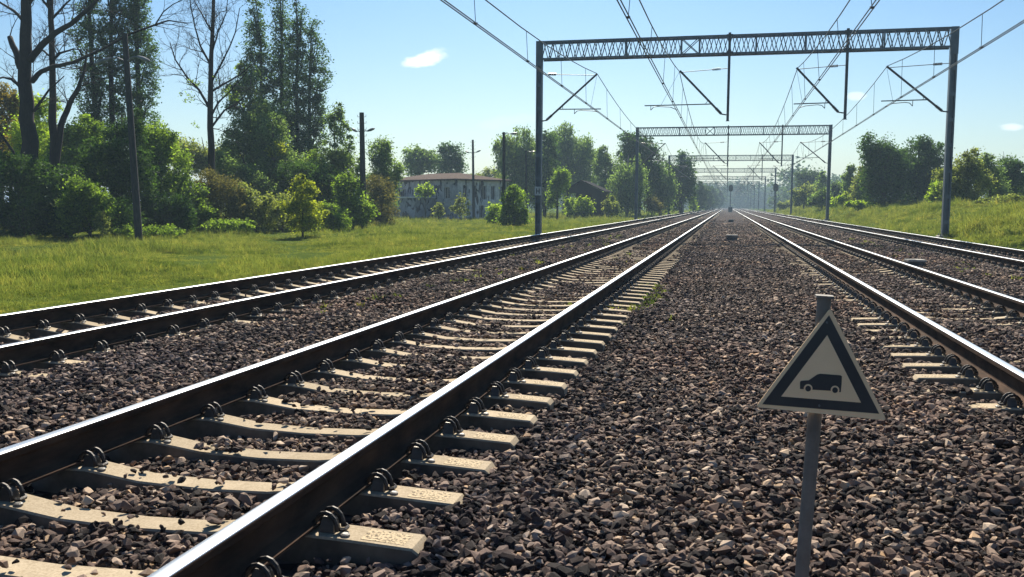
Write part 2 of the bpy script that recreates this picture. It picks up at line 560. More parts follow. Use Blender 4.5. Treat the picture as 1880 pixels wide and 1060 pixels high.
def band(y0, y1, dens, size, jit, zoff, x0=-8.3, x1=8.6):
    n = int((y1-y0)*(x1-x0)*dens)
    x = R.uniform(x0, x1, n); y = R.uniform(y0, y1, n)
    k = in_view(x, y); x, y = x[k], y[k]
    s = size*np.minimum(np.exp(R.normal(0, .38, len(x))), 1.75)
    z = ballast_z(x, y)+R.uniform(-jit, jit, len(x))+zoff
    return x, y, z, s


parts = [band(1.2, 8, 2100, .042, .008, -.017), band(1.2, 8, 560, .046, .006, .008),
         band(8, 18, 1150, .047, .010, -.018), band(8, 18, 320, .05, .008, .009),
         band(18, 34, 520, .056, .012, -.018), band(18, 34, 140, .06, .01, .012),
         band(34, 60, 190, .08, .015, -.02), band(60, 95, 80, .11, .02, -.03)]
x, y, z, s = (np.concatenate([p[i] for p in parts]) for i in range(4))
patch = np.sin(x*3.1+y*2.3)+np.sin(y*5.1-x*1.7)+np.sin(x*7.3+y*.6)
keep = np.ones(len(x), bool)
for i, c in enumerate(CT):
    for sgn in (-1, 1):
        keep &= ~((np.abs(x-(c+sgn*GA)) < .085+s*.3))
    dx = np.abs(x-c)
    dy = np.abs((y-PHASE[i]+SP/2) % SP-SP/2)
    onsl = (dx < 1.26) & (dy < .088+s*.2)
    # how much of a sleeper lies buried: its middle, more so under the two right-hand tracks and at the outer ends of the outer ones
    cover = np.where(dx < .45, .03, .0)
    cover = np.where((dx > .85) & (y > 22) & (patch > -.6), .8, cover)
    cover = np.where((dx < .36) & (patch > 1.6), .5, cover)
    cover = np.where(y > 30, np.where(patch > -.5, .8, .2), cover)
    if i >= 2:
        cover = np.where(dx < .6, np.where(patch > -.1, .8, .1), np.where((dx > .85) & (patch > .2), .75, cover))
    if i == 0:
        cover = np.where((x-c > .95) & (patch > -.9), .9, cover)
    if i == 3: cover = np.where(x-c < -.95, .9, cover)
    drop = onsl & (R.uniform(0, 1, len(x)) > cover)
    keep &= ~drop
    lift = onsl & ~drop
    z = np.where(lift, np.maximum(z, -.205+s*.15), z)
    clipzone = (np.abs(dx-GA) < .24) & (dy < .13)
    keep &= ~clipzone
# clear of the sign post and the cable boxes
keep &= ~((np.abs(x-.25) < .04) & (np.abs(y-2.9) < .04))
for (X0, Y0) in ((.2, 37.1), (.33, 78.0), (4.15, 22.1)):
    keep &= ~((np.abs(x-X0) < .27) & (np.abs(y-Y0) < .3))
x, y, z, s = x[keep], y[keep], z[keep], s[keep]
n = len(x)
rot = np.stack([R.normal(0, .36, n), R.normal(0, .36, n), R.uniform(0, 6.28, n)], -1)
scatter('ballast_stones', np.stack([x, y, z], -1), rot, s, R.integers(0, len(stones), n), stones, 'brown and purple-grey crushed stone ballast between and beside the rails', 'ballast')
print('stones', n)


def tuft_proto(k, blades, h, spread, width, bend, flower=False):
    rr = np.random.default_rng(300+k)
    V, Fs = [], []
    for b in range(blades):
        a = rr.uniform(0, 6.28); r = spread*math.sqrt(rr.uniform(0, 1))
        p = np.array([r*math.cos(a), r*math.sin(a), -.03])
        a2 = rr.uniform(0, 6.28); lean = np.array([math.cos(a2), math.sin(a2), 0])*bend*rr.uniform(.2, 1.2)
        hh = h*rr.uniform(.5, 1.15); w = width*rr.uniform(.7, 1.3)
        a3 = rr.uniform(0, 6.28); s_ = np.array([math.cos(a3), math.sin(a3), 0])*w/2
        b0 = len(V)
        mid = p+np.array([0, 0, hh*.55])+lean*.35*hh
        tip = p+np.array([0, 0, hh*(1-.3*bend)])+lean*hh
        V += [p-s_, p+s_, mid+s_*.8, mid-s_*.8, tip]
        Fs += [(b0, b0+1, b0+2, b0+3), (b0+3, b0+2, b0+4)]
    return proto_mesh('tuft', V, Fs, M['grass'])


tufts = [tuft_proto(k, 20, .17, .12, .012, .8) for k in range(4)] + [tuft_proto(10+k, 12, .32, .09, .010, .5) for k in range(3)] + [tuft_proto(20+k, 26, .13, .16, .018, 1.1) for k in range(3)]


def grass_pts(x0, x1, y0, y1, dens, s0, s1):
    n = int((x1-x0)*(y1-y0)*dens)
    x = R.uniform(x0, x1, n); y = R.uniform(y0, y1, n)
    k = (x > -.95*y-4) & (x < .36*y+4)
    x, y = x[k], y[k]
    return x, y, R.uniform(s0, s1, len(x))


P = [grass_pts(-16, -8.25, 5, 20, 120, .7, 1.15), grass_pts(-32, -16, 12, 40, 40, .8, 1.4), grass_pts(-16, -8.3, 20, 45, 70, .8, 1.3),
     grass_pts(-48, -8.4, 40, 75, 11, 1.1, 1.9), grass_pts(-60, -8.4, 75, 130, 4.5, 1.5, 2.6), grass_pts(-30, -8.4, 130, 260, 1.6, 2, 3.5),
     grass_pts(8.5, 17, 18, 45, 60, .9, 1.6), grass_pts(8.5, 19, 45, 90, 26, 1.2, 2.1), grass_pts(8.5, 22, 90, 220, 8, 1.6, 2.8), grass_pts(17, 45, 30, 120, 4, 1.5, 2.5)]
x, y, s = (np.concatenate([p[i] for p in P]) for i in range(3))
# tall and trodden patches
pt = np.sin(x*.5+y*.21)+np.sin(y*.33-x*.6+1)+np.sin(x*1.3+y*.8)*.6
s = s*np.clip(.72+.2*pt, .35, 1.3)
hum = np.sin(x*2.3+y*1.1)*np.sin(y*1.7-x*.8)
s = s*np.where(x > 8, 1.1+.5*hum, 1+.25*hum)
s = np.where((x < -8.2) & (x > -9.6), s*.8, s)
n = len(x)
var = R.integers(0, 10, n)
var = np.where((pt < -.2) & (R.uniform(0, 1, n) < .6), R.integers(7, 10, n), var)
rot = np.stack([R.normal(0, .12, n), R.normal(0, .12, n), R.uniform(0, 6.28, n)], -1)
scatter('grass', np.stack([x, y, ground_z(x, y)], -1), rot, s, var, tufts, 'sunlit rough green grass on both sides of the railway', 'grass')
print('grass', n)

# weeds growing in the stones
wx = np.concatenate([R.normal(-1.15, .16, 60), R.normal(-2.4, .35, 8), R.uniform(-.8, .9, 1), R.normal(-4.4, .35, 60), R.normal(4.9, .4, 40)])
wy = np.concatenate([R.normal(13.5, 1.2, 60), R.uniform(12, 26, 8), R.uniform(5, 14, 1), R.uniform(10, 40, 60), R.uniform(14, 40, 40)])
n = len(wx)
weeds = [tuft_proto(40+k, 16, .12, .07, .014, 1.0) for k in range(4)]
scatter('weeds', np.stack([wx, wy, ballast_z(wx, wy)], -1), np.stack([R.normal(0, .2, n), R.normal(0, .2, n), R.uniform(0, 6.28, n)], -1), R.uniform(.5, 1.25, n), R.integers(0, 4, n), weeds,
        'sparse low weeds sprouting through the stone ballast', 'weeds')

# ------------------------------------------------------------------ tracks


def rail_profile():
    h = [(0.0, 0.0)]
    half = [(.010, -.0002), (.019, -.0007), (.025, -.0017), (.0295, -.0035), (.033, -.0068), (.0352, -.0115), (.036, -.036), (.022, -.046), (.0105, -.058), (.0085, -.085), (.0095, -.120), (.017, -.142), (.045, -.155), (.0735, -.162), (.075, -.172)]
    pts = [(-a, b) for a, b in reversed(half)] + half
    return pts


PROF = rail_profile()


def rail_mesh(x0, name, parent, label=None):
    ys = [-5, 0, 5, 10, 20, 40, 80, 160, 320, 700]
    n = len(PROF); V = []; Fs = []; mi = []
    for yv in ys:
        for a, b in PROF: V.append((x0+a, yv, b))
    for k in range(len(ys)-1):
        for i in range(n):
            j = (i+1) % n
            Fs.append((k*n+i, k*n+j, (k+1)*n+j, (k+1)*n+i))
            top = PROF[i][1] > -.008 and PROF[j][1] > -.008
            mi.append(0 if top else 1)
    mb = MB(); mb.v = V; mb.f = Fs; mb.m = mi
    ob = mb.build(name, [M['railtop'], M['rust']], parent)
    ob.data.polygons.foreach_set('use_smooth', [m == 0 for m in mi]); ob.data.update()
    return ob


def sleeper_rings(c, y0, simple=False):
    """pre-stressed concrete sleeper, high under the rails, low in the middle"""
    st = [(-1.262, -.228), (-1.24, -.205), (-.95, -.192), (-.62, -.183), (-.34, -.222), (0, -.232), (.34, -.222), (.62, -.183), (.95, -.192), (1.24, -.205), (1.262, -.228)]
    if simple: st = [(a_, b_-.022) for a_, b_ in st]
    if simple: st = [st[0], st[2], st[3], st[5], st[7], st[8], st[10]]
    rings = []
    for x, zt in st:
        ax = abs(x); wt = .084 if ax > .5 else .076
        if ax > 1.25: wt -= .012
        ch = .008
        rings.append([(c+x, y0-.105, -.4), (c+x, y0+.105, -.4), (c+x, y0+wt, zt-ch), (c+x, y0+wt-ch, zt), (c+x, y0-wt+ch, zt), (c+x, y0-wt, zt-ch)])
    return rings


def add_sleeper(mb, c, y0, simple=False):
    b0 = len(mb.f); mb.loft(sleeper_rings(c, y0, simple), 0)
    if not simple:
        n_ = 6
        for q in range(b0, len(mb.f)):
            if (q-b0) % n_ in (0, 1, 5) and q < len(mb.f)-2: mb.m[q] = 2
    if not simple:
        for sgn in (-1, 1):     # worn cast-in markings near the ends
            mb.add([(c+sgn*1.2, y0-.055, -.2025), (c+sgn*1.2, y0+.055, -.2025), (c+sgn*1.02, y0+.055, -.1935), (c+sgn*1.02, y0-.055, -.1935)], [(0, 1, 2, 3) if sgn > 0 else (0, 1, 2, 3)], 1)


def add_clip(mb, xr, y0, sgn, fine=True):
    """one spring fastening on one side of a rail: cast shoulder, two sprung loops, pad"""
    n = 9 if fine else 5
    for dyy in (-.034, .028):
        pts = []
        for k in range(n):
            a = math.pi*(1.12*k/(n-1)-.06)
            xx = xr+sgn*(.114-.05*math.cos(a)); zz = -.168+.058*math.sin(a)
            pts.append((xx, y0+dyy+.008*math.cos(a), zz))
        pts[0] = (xr+sgn*.062, y0+dyy, -.148)
        mb.tube(pts, .0095, 6 if fine else 4, 0)
    # cross loop on the rail foot
    if fine: mb.tube([(xr+sgn*.17, y0-.034, -.172), (xr+sgn*.186, y0-.02, -.176), (xr+sgn*.186, y0+.014, -.176), (xr+sgn*.17, y0+.028, -.172)], .0085, 5, 0)
    # shoulder with sloping top
    x0, x1 = xr+sgn*.083, xr+sgn*.148
    lo, hi = min(x0, x1), max(x0, x1)
    zt = -.13
    mb.loft([[(lo, y0-.042, -.2), (hi, y0-.042, -.2), (hi, y0+.036, -.2), (lo, y0+.036, -.2)],
             [(lo+.006, y0-.024, zt-.018), (hi-.006, y0-.024, zt-.018), (hi-.006, y0+.019, zt-.018), (lo+.006, y0+.019, zt-.018)],
             [(lo+.012, y0-.019, zt), (hi-.014, y0-.019, zt), (hi-.014, y0+.014, zt), (lo+.012, y0+.014, zt)]], 1)
    if fine:
        ring = lambda r, z: [(xr+sgn*.2+r*math.cos(t*math.pi/5), y0-.045+r*math.sin(t*math.pi/5), z) for t in range(10)]
        mb.loft([ring(.019, -.2), ring(.019, -.184), ring(.012, -.18)], 2)


track_labels = ['railway track next to the grass and lamp posts on the left side', 'railway track with bare concrete sleepers running out at the lower left corner', 'railway track just right of the triangular sign, sleepers half buried in stones', 'railway track at the foot of the grassy bank on the right']
FIRST = [4.5, 1.9, 6.0, 18.0]
clip_cache = {}
for ti, c in enumerate(CT):
    tr = thing('railway_track', (c, 0, -.4), track_labels[ti], 'railway track', 'parallel railway tracks')
    for sgn in (-1, 1): rail_mesh(c+sgn*GA, 'rail', tr)
    k0 = int(math.ceil((FIRST[ti]-PHASE[ti])/SP))
    y0 = PHASE[ti]+k0*SP
    mb = MB(); add_sleeper(mb, c, y0)
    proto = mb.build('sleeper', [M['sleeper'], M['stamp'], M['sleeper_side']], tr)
    # move the geometry so that the object origin sits at the sleeper
    me = proto.data
    co = np.empty(len(me.vertices)*3, np.float32); me.vertices.foreach_get('co', co); co = co.reshape(-1, 3); co[:, 1] -= y0; me.vertices.foreach_set('co', co.ravel()); me.update()
    proto.location = (0, y0, 0)
    cl = []
    for rs in (-1, 1):
        for sd in (-1, 1):
            mb = MB(); add_clip(mb, c+rs*GA, y0, sd); cl.append(mb.build('rail_clip', [M['clip'], M['anchor'], M['pad']], proto))
    for k in range(1, 100):
        s2 = proto.copy(); s2.location = (0, y0+k*SP, 0); s2.rotation_euler = (0, 0, random.gauss(0, .004)); COL.objects.link(s2)
        if k < 25:
            for q in cl:
                q2 = q.copy(); q2.parent = s2; COL.objects.link(q2)
    far = MB(); fc = MB()
    yy = y0+100*SP
    while yy < 330:
        add_sleeper(far, c, yy, True); yy += SP
    fo = far.build('sleeper', M['sleeper'], tr); setp(fo, kind='stuff')
    for k in range(25, 110):
        for rs in (-1, 1):
            for sd in (-1, 1): add_clip(fc, c+rs*GA, y0+k*SP, sd, False)
    fo = fc.build('rail_clip', [M['clip'], M['anchor'], M['pad']], tr); setp(fo, kind='stuff')

# ------------------------------------------------------------------ gantries and overhead lines
XL, XR, X1, X2 = -8.45, 8.87, -.09, 4.70
ZT, ZC, ZH = 8.44, 7.61, 4.77
GY_ = [41.38, 87.77, 136.92, 184.04, 233.07, 278.91, 325, 371, 417]
CONT = [-5.74, -2.245, 2.825, 6.31]
TOPX = [-5.81, -2.163, 2.686, 6.293]


def gantry(Y, n, label):
    detail = n < 4
    g = thing('gantry', (XL, Y, gz(XL, Y)), label, 'gantry', 'gantries carrying the overhead wires')
    for X, s in ((XL, -1), (XR, 1)):
        mb = MB(); zb = gz(X, Y)
        # post: two channels with a recessed web and batten plates
        for sx in (-1, 1):
            mb.box((X+sx*.105-.03, Y-.14, zb-.3), (X+sx*.105+.03, Y+.14, ZT+.02))
        mb.box((X-.075, Y-.03, zb-.3), (X+.075, Y+.03, ZT-.02))
        if detail:
            zz = zb+.6
            while zz < ZC:
                mb.box((X-.075, Y-.128, zz), (X+.075, Y-.118, zz+.16)); zz += 1.05
            mb.box((X-.15, Y-.15, ZC-.25), (X+.15, Y-.1405, ZT+.03)); 
        p = mb.build('post', M['galv'], g)
        mb = MB(); mb.bbox((X-.3, Y-.3, zb-.3), (X+.3, Y+.3, zb+.12), .03)
        if detail:
            for sx in (-1, 1):
                for sy in (-1, 1): mb.tube([(X+sx*.2, Y+sy*.2, zb+.1), (X+sx*.2, Y+sy*.2, zb+.2)], .025, 6)
        mb.build('footing', M['concrete'], g)
    # lattice beam
    mb = MB(); hw = .24
    for sy in (-1, 1):
        for z in (ZC+.04, ZT-.04):
            mb.beam((XL+.14, Y+sy*hw, z), (XR-.14, Y+sy*hw, z), .08, .08)
    npan = 44; pw = (XR-XL-.3)/npan
    mid = (XL+XR)/2
    for k in range(npan):
        xa = XL+.15+k*pw; xb = xa+pw
        ctr = abs((xa+xb)/2-(-1.75)) < pw*.8
        b = .056
        if not ctr:
            mb.beam((xa, Y-hw, ZC+.06), ((xa+xb)/2, Y-hw, ZT-.06), b, b*.6)
            mb.beam(((xa+xb)/2, Y-hw, ZT-.06), (xb, Y-hw, ZC+.06), b, b*.6)
            mb.beam((xa, Y+hw, ZT-.06), ((xa+xb)/2, Y+hw, ZC+.06), b, b*.6)
            mb.beam(((xa+xb)/2, Y+hw, ZC+.06), (xb, Y+hw, ZT-.06), b, b*.6)
        for z in (ZC+.04, ZT-.04):
            sg = 1 if k % 2 else -1
            mb.beam((xa, Y-sg*hw, z+.002), (xb, Y+sg*hw, z+.002), .03, .03)
    # stiffened panel near the middle and verticals
    xa, xb = -1.75-pw, -1.75+pw
    for sy in (-1, 1):
        mb.beam((xa, Y+sy*hw, ZC+.06), (xb, Y+sy*hw, ZT-.06), .05, .03); mb.beam((xa, Y+sy*hw, ZT-.06), (xb, Y+sy*(hw-.03), ZC+.06), .05, .03)
        for xv in (-4.55, xa, xb, 1.02, 3.05, 6.15):
            mb.beam((xv, Y+sy*(hw+.012), ZC), (xv, Y+sy*(hw+.012), ZT), .06, .06)
    mb.box((xa, Y-hw-.05, ZT-.09), (xb, Y-hw-.04, ZT)); mb.box((xa, Y-hw-.05, ZC), (xb, Y-hw-.04, ZC+.09))
    mb.build('lattice_beam', M['galv'], g)
    # two hanging posts
    for X in (X1, X2):
        mb = MB(); mb.box((X-.055, Y-hw-.17, ZH), (X+.055, Y-hw-.06, ZT+.06))
        mb.box((X-.08, Y-hw-.19, ZH-.012), (X+.08, Y-hw-.04, ZH))
        if detail:
            for z in (ZC+.05, ZT-.05): mb.box((X-.13, Y-hw-.185, z-.04), (X+.13, Y-hw-.172, z+.04))
        mb.build('hanging_post', M['galv_dark'], g)
    # four cantilever brackets
    specs = [(XL+.14, 1, -5.81, 5.42, -5.62, -6.82, 5.20, -5.74), (X1-.06, -1, -2.163, 5.5, -3.66, -3.39, 5.28, -2.245),
             (X2-.06, -1, 2.686, 5.46, 2.62, 3.88, 5.23, 2.825), (XR-.14, -1, 6.293, 5.54, 6.14, 7.37, 5.29, 6.31)]
    ya = Y-.34 if True else Y
    for bi, (xp, s, xt, zr, xe, xs, zs, xc) in enumerate(specs):
        yb = Y-.1 if bi in (0, 3) else Y-.35
        mb = MB()
        zb = 4.9 if bi in (0,) else 5.03
        x1_ = xp+s*.2
        mb.tube([(xp, yb, zb), (x1_, yb, zb+.03)], .03, 6)
        zt = 6.95
        mb.tube([(x1_, yb, zb+.03), (xt, yb, zt)], .045, 8)
        # tie
        mb.tube([(xp, yb, 7.0), (xt+(xp-xt)*.06, yb, zt-.06)], .016, 5)
        # registration tube: from the strut to its free end
        f = (zr-zb)/(zt-zb); xr_ = x1_+(xt-x1_)*f
        mb.tube([(xr_, yb, zr), (xe, yb, zr-.02)], .025, 6)
        mb.tube([(xr_+(xt-xr_)*.1, yb, zr+.16), (xr_+(xe-xr_)*.09, yb, zr)], .012, 4)
        mb.tube([(xt, yb, zt), (xe+(xr_-xe)*.25, yb, zr)], .006, 4)
        br = mb.build('cantilever', M['galv_dark'], g)
        if detail:
            mb = MB()
            d = np.array([xt-x1_, 0, zt-zb-.03]); d /= np.linalg.norm(d)
            a = np.array([x1_, yb, zb+.03])
            for q in range(7): mb.tube([a+d*(.05+q*.045), a+d*(.075+q*.045)], .065, 8)
            b0 = np.array([xp, yb, 7.0]); e = np.array([xt+(xp-xt)*.06, yb, zt-.06]); e = (e-b0)/np.linalg.norm(e-b0)
            for q in range(7): mb.tube([b0+e*(.3+q*.05), b0+e*(.33+q*.05)], .055, 8)
            mb.build('insulator', M['insul'], br)
        mb = MB()
        mb.tube([(xs, yb, zr-.01), (xs, yb, zs)], .014, 5)
        dr = 1 if xc > xs else -1
        mb.tube([(xs, yb, zs), (xs+dr*.12, yb, zs+.13), (xs+dr*.3, yb, zs+.16), (xs+dr*.75*abs(xc-xs), yb, zs+.12), (xc, yb, 5.27)], .016, 6)
        mb.build('steady_arm', M['galv_dark'], br)
    return g


glabels = ['nearest and largest grey steel lattice gantry spanning all four tracks', 'second steel lattice gantry down the line, framed inside the nearest one', 'third steel lattice gantry down the line, its right post beside the bushy bank',
           'fourth steel gantry down the line, its right post behind the right-hand signal', 'fifth gantry, thin and grey in the haze behind the fourth one', 'sixth gantry, a faint outline in the haze behind the fifth one']
for n, Y in enumerate(GY_):
    if n < 6: gantry(Y, n, glabels[n])
    else: gantry(Y, n, 'hazy farthest gantry, one of three that nearly merge at the vanishing point')

# number plate on the left post of the nearest gantry
Y = GY_[0]
t = thing('post_plate', (XL, Y-.15, 2.35), 'small pale plate with dark letter on the left post of the nearest gantry', 'plate')
mb = MB(); c0 = at(986.5, 351, Y-.16)
mb.box((XL-.15, Y-.165, c0[2]-.2), (XL+.15, Y-.15, c0[2]+.2)); mb.build('plate', mottled('plate_paint', (.34, .38, .4), (.46, .5, .5), 6, .5), t)
mb = MB()
for xx in (-.06, .06): mb.box((XL+xx-.018, Y-.169, c0[2]-.12), (XL+xx+.018, Y-.1655, c0[2]+.12))
mb.box((XL-.041, Y-.169, c0[2]-.018), (XL+.041, Y-.1655, c0[2]+.018)); mb.build('letter', M['black'], t)

# overhead wires
spans = [-5.0]+GY_+[470.0]
wl = ['pair of contact wires and carrier over the leftmost track', 'contact wires and carrier over the second track from the left', 'contact wires and carrier over the track right of the sign', 'contact wires and carrier over the rightmost track by the bank']
for i in range(4):
    g = thing('overhead_line', (CT[i], -5, 5.27), 'overhead ' + wl[i], 'overhead line', 'overhead lines above the tracks')
    mw = MB(); cw = [MB(), MB()]; nd = 0
    mp = []; cps = [[], []]
    drp = []
    for k in range(len(spans)-1):
        ya, yb = spans[k], spans[k+1]
        N = 12
        for q in range(N+(1 if k == len(spans)-2 else 0)):
            u = q/N; yv = ya+(yb-ya)*u
            z = 6.93-4*.95*u*(1-u)
            st = (1 if k % 2 == 0 else .93)
            mp.append((TOPX[i]+(CONT[i]-TOPX[i])*.3, yv-.3, z))
            zc = 5.27-4*.03*u*(1-u)
            for w_ in (0, 1): cps[w_].append((CONT[i]+(-.035 if w_ else .035), yv-.3, zc))
        for q in range(8):
            u = (q+.6)/8.2; yv = ya+(yb-ya)*u
            drp.append((yv-.3, 6.93-4*.95*u*(1-u), 5.27-4*.03*u*(1-u)))
    mw.tube(mp, .017, 5); mw.build('carrier_wire', M['wire'], g)
    for w_ in (0, 1):
        cw[w_].tube(cps[w_], .015, 5); cw[w_].build('contact_wire', M['wire'], g)
    for (yv, za, zb) in drp:
        m_ = MB(); m_.tube([(TOPX[i]+(CONT[i]-TOPX[i])*.3, yv, za), (CONT[i], yv, zb)], .008, 4)
        m_.box((CONT[i]-.045, yv-.03, zb-.015), (CONT[i]+.045, yv+.03, zb+.03))
        m_.build('dropper', M['wire'], g)

# ------------------------------------------------------------------ triangular sign
SY = 2.9


def sg(px, py, dy=0.0):
    """point of the sign plane seen at a zoom-picture coordinate"""
    p = at(1370+px/4.24, 540+py/4.24, SY); p[1] += dy
    return p


t = thing('warning_sign', (.25, SY+.03, -.3), 'triangular black and cream sign with a car symbol on a leaning grey post', 'sign')
mb = MB()
foot = at(1466, 1130, SY+.035); top = at(1513.5, 546, SY+.035)
foot = top+(foot-top)*1.3
mb.tube([foot, top], .021, 14); mb.build('post', M['sign_post'], t, smooth=False)
mb = MB(); d = (top-foot)/np.linalg.norm(top-foot)
mb.beam(top-d*.002, top+d*.006, .05, .052); mb.build('post_cap', M['sign_post'], t)


def round_tri(a, b, c, r):
    P = [np.array(a, float), np.array(b, float), np.array(c, float)]; out = []
    for i in range(3):
        p = P[i]; u = P[i-1]-p; v = P[(i+1) % 3]-p
        u /= np.linalg.norm(u); v /= np.linalg.norm(v)
        for s in np.linspace(0, 1, 6):
            w = (1-s)**2*(p+u*r)+2*s*(1-s)*p+s**2*(p+v*r)
            out.append(tuple(w))
    return out


outer = round_tri((655, 108), (72, 880), (1095, 985), 34)
inner1 = [(645, 165), (125, 858), (1035, 932)]
inner2 = [(630, 320), (272, 797), (893, 845)]
mb = MB()
mb.poly_prism([sg(*p) for p in outer][::-1], np.array([0, .004, 0]), 0)
mb.poly_prism([sg(*p, -.0012) for p in inner1][::-1], np.array([0, .0012, 0]), 1)
mb.poly_prism([sg(*p, -.0024) for p in inner2][::-1], np.array([0, .0012, 0]), 0)
plate = mb.build('sign_plate', [M['sign_face'], M['sign_black']], t)
mb = MB()
car = [(418, 738), (418, 690), (421, 679), (432, 674), (485, 671), (500, 661), (552, 626), (575, 620), (733, 632), (744, 640), (741, 700), (735, 763), (722, 762), (655, 752), (520, 744), (440, 739)]
mb.poly_prism([sg(*p, -.0036) for p in car][::-1], np.array([0, .0012, 0]), 0)
for (cx, cyy) in ((481, 734), (690, 746)):
    c1 = [(cx+34*math.cos(a*math.pi/10), cyy+34*math.sin(a*math.pi/10)) for a in range(20)]
    mb.poly_prism([sg(*p, -.0048) for p in c1][::-1], np.array([0, .0012, 0]), 1)
    c1 = [(cx+22*math.cos(a*math.pi/10), cyy+22*math.sin(a*math.pi/10)) for a in range(20)]
    mb.poly_prism([sg(*p, -.006) for p in c1][::-1], np.array([0, .0012, 0]), 0)
mb.build('car_symbol', [M['sign_black'], M['sign_face']], plate)
for q in ((568, 868), (628, 222)):
    mb = MB(); c1 = [(q[0]+9*math.cos(a*math.pi/4), q[1]+9*math.sin(a*math.pi/4)) for a in range(8)]
    mb.poly_prism([sg(*p, -.006) for p in c1][::-1], np.array([0, .0048, 0]), 0); mb.build('bolt', M['galv'], plate)

# ------------------------------------------------------------------ cable boxes between the tracks
for (X, Y, w, h, lab) in ((.205, 37.15, .23, .22, 'nearest concrete cable box on the stones between the middle tracks'), (.33, 78.0, .24, .22, 'farther concrete cable box on the stones between the middle tracks'),
                          (4.15, 22.1, .2, .13, 'low concrete block on the stones between the two right-hand tracks')):
    z = float(ballast_z(X, Y))
    t = thing('cable_box', (X, Y, z), lab, 'cable box', 'concrete cable boxes on the ballast')
    mb = MB(); mb.bbox((X-w+.02, Y-.22, z-.1), (X+w-.02, Y+.22, z+h-.05), .015); mb.build('box_body', M['box'], t)
    mb = MB(); mb.bbox((X-w, Y-.25, z+h-.05), (X+w, Y+.25, z+h), .015); mb.build('lid', M['concrete'], t)

# ------------------------------------------------------------------ signals


def signal(px, pyhead, Y, label, cabinet):
    b = at(px, 390, Y); X = b[0]; zh = at(px, pyhead, Y)[2]
    z0 = float(ballast_z(X, Y)) if abs(X) < 8.5 else gz(X, Y)
    t = thing('railway_signal', (X, Y, z0), label, 'signal', 'colour light signals')
    mb = MB(); mb.tube([(X, Y, z0-.3), (X, Y, zh-.6)], .085, 10); mb.build('mast', M['signalmast'], t)
    mb = MB()
    R0 = .46
    pts = [(X+R0*math.cos(a), Y-.1, zh+.3+R0*math.sin(a)) for a in np.linspace(0, math.pi, 9)]+[(X+R0*math.cos(a), Y-.1, zh-.25+R0*math.sin(a)) for a in np.linspace(math.pi, 2*math.pi, 9)]
    mb.poly_prism(pts, np.array([0, .14, 0])); hd = mb.build('signal_head', M['black'], t)
    for q in range(3):
        mb = MB(); mb.tube([(X, Y-.26, zh+.35-q*.33), (X, Y-.1, zh+.35-q*.33)], .11, 10); mb.build('lens_hood', M['black'], hd)
    if cabinet:
        mb = MB(); mb.bbox((X-.42, Y-.7, z0-.1), (X+.42, Y-.25, z0+1.15), .03); mb.build('cabinet', M['galv_dark'], t)
    else:
        mb = MB()
        for dx in (-.2, .2): mb.beam((X+dx, Y-.35, z0), (X+dx, Y-.1, zh-.9), .04, .04)
        for q in range(9): mb.beam((X-.2, Y-.34+.026*q, z0+.3+.42*q), (X+.2, Y-.34+.026*q, z0+.3+.42*q), .03, .03)
        mb.build('ladder', M['galv_dark'], t)


signal(1340.5, 346, 205, 'black oval signal head on a mast standing between the middle tracks', True)
signal(1423, 345, 175, 'black oval signal head on a mast at the right-hand edge of the tracks', False)

# ------------------------------------------------------------------ lamp posts on the left


def lamp_post(px, py, Y, ptop, rb, rt, arms, label, pegs=False):
    b = at(px, py, Y); X = b[0]; z0 = gz(X, Y)
    top = at(ptop[0], ptop[1], Y)
    t = thing('lamp_post', (X, Y, z0), label, 'lamp post', 'old lamp posts beside the tracks')
    mb = MB(); p0 = np.array([X, Y, z0-.3])
    mb.tube([p0, p0+(top-p0)*.5, top], [rb, (rb+rt)/2, rt], 10); pole = mb.build('pole', M['pole'], t)
    if pegs:
        mb = MB()
        for q in range(5):
            c = top+(p0-top)/np.linalg.norm(p0-top)*(.25+q*.38)
            for s in (-1, 1): mb.tube([c, c+np.array([s*(rt+.13), 0, .0]), c+np.array([s*(rt+.13), 0, .12])], .016, 5)
        mb.build('step_pegs', M['galv_dark'], pole)
    for (pa, pb, pc) in arms:     # root, bend, lamp tip
        A, B, C = at(*pa, Y-.05), at(*pb, Y-.25), at(*pc, Y-.35)
        mb = MB(); mb.tube([A, (A+B)/2+np.array([0, 0, .06]), B], .03, 6); ar = mb.build('arm', M['lamp'], t)
        mb = MB(); d = (C-B); L_ = np.linalg.norm(d); u = d/L_
        prof = [(0, .035), (.15, .06), (.5, .085), (.85, .065), (1, .02)]
        mb.tube([B+d*a for a, _ in prof], [r for _, r in prof], 8); mb.build('lamp_head', M['lamp'], ar)


lamp_post(256, 446, 31.4, (229, 62), .15, .1, [((228, 112), (204, 107), (172, 118)), ((235, 112), (252, 104), (276, 113))], 'tall dark pole with two curved lamp arms in front of the poplars')
lamp_post(668, 421, 52.0, (664, 207), .21, .14, [((661, 243), (655, 242), (645, 236)), ((667, 243), (674, 241), (688, 236))], 'thick leaning pole with two short lamps and pegs beside the brown bush', True)
lamp_post(870, 402, 92.0, (868, 257), .16, .11, [((866, 281), (862, 281), (854, 278)), ((870, 281), (874, 280), (883, 276))], 'thin pole with two lamps standing in front of the derelict house', True)
lamp_post(925, 416, 66.0, (925, 243), .14, .1, [((926, 246), (937, 246), (950, 245))], 'pole with one arm to the right beside the round bush')
lamp_post(967, 409, 82.0, (966, 277), .12, .09, [((967, 280), (974, 279), (983, 279))], 'dark pole just left of the nearest gantry post')
lamp_post(1128, 397, 140.0, (1128, 306), .15, .11, [((1129, 308), (1133, 306), (1140, 306))], 'pole in front of the hanging birch trees left of the second gantry')
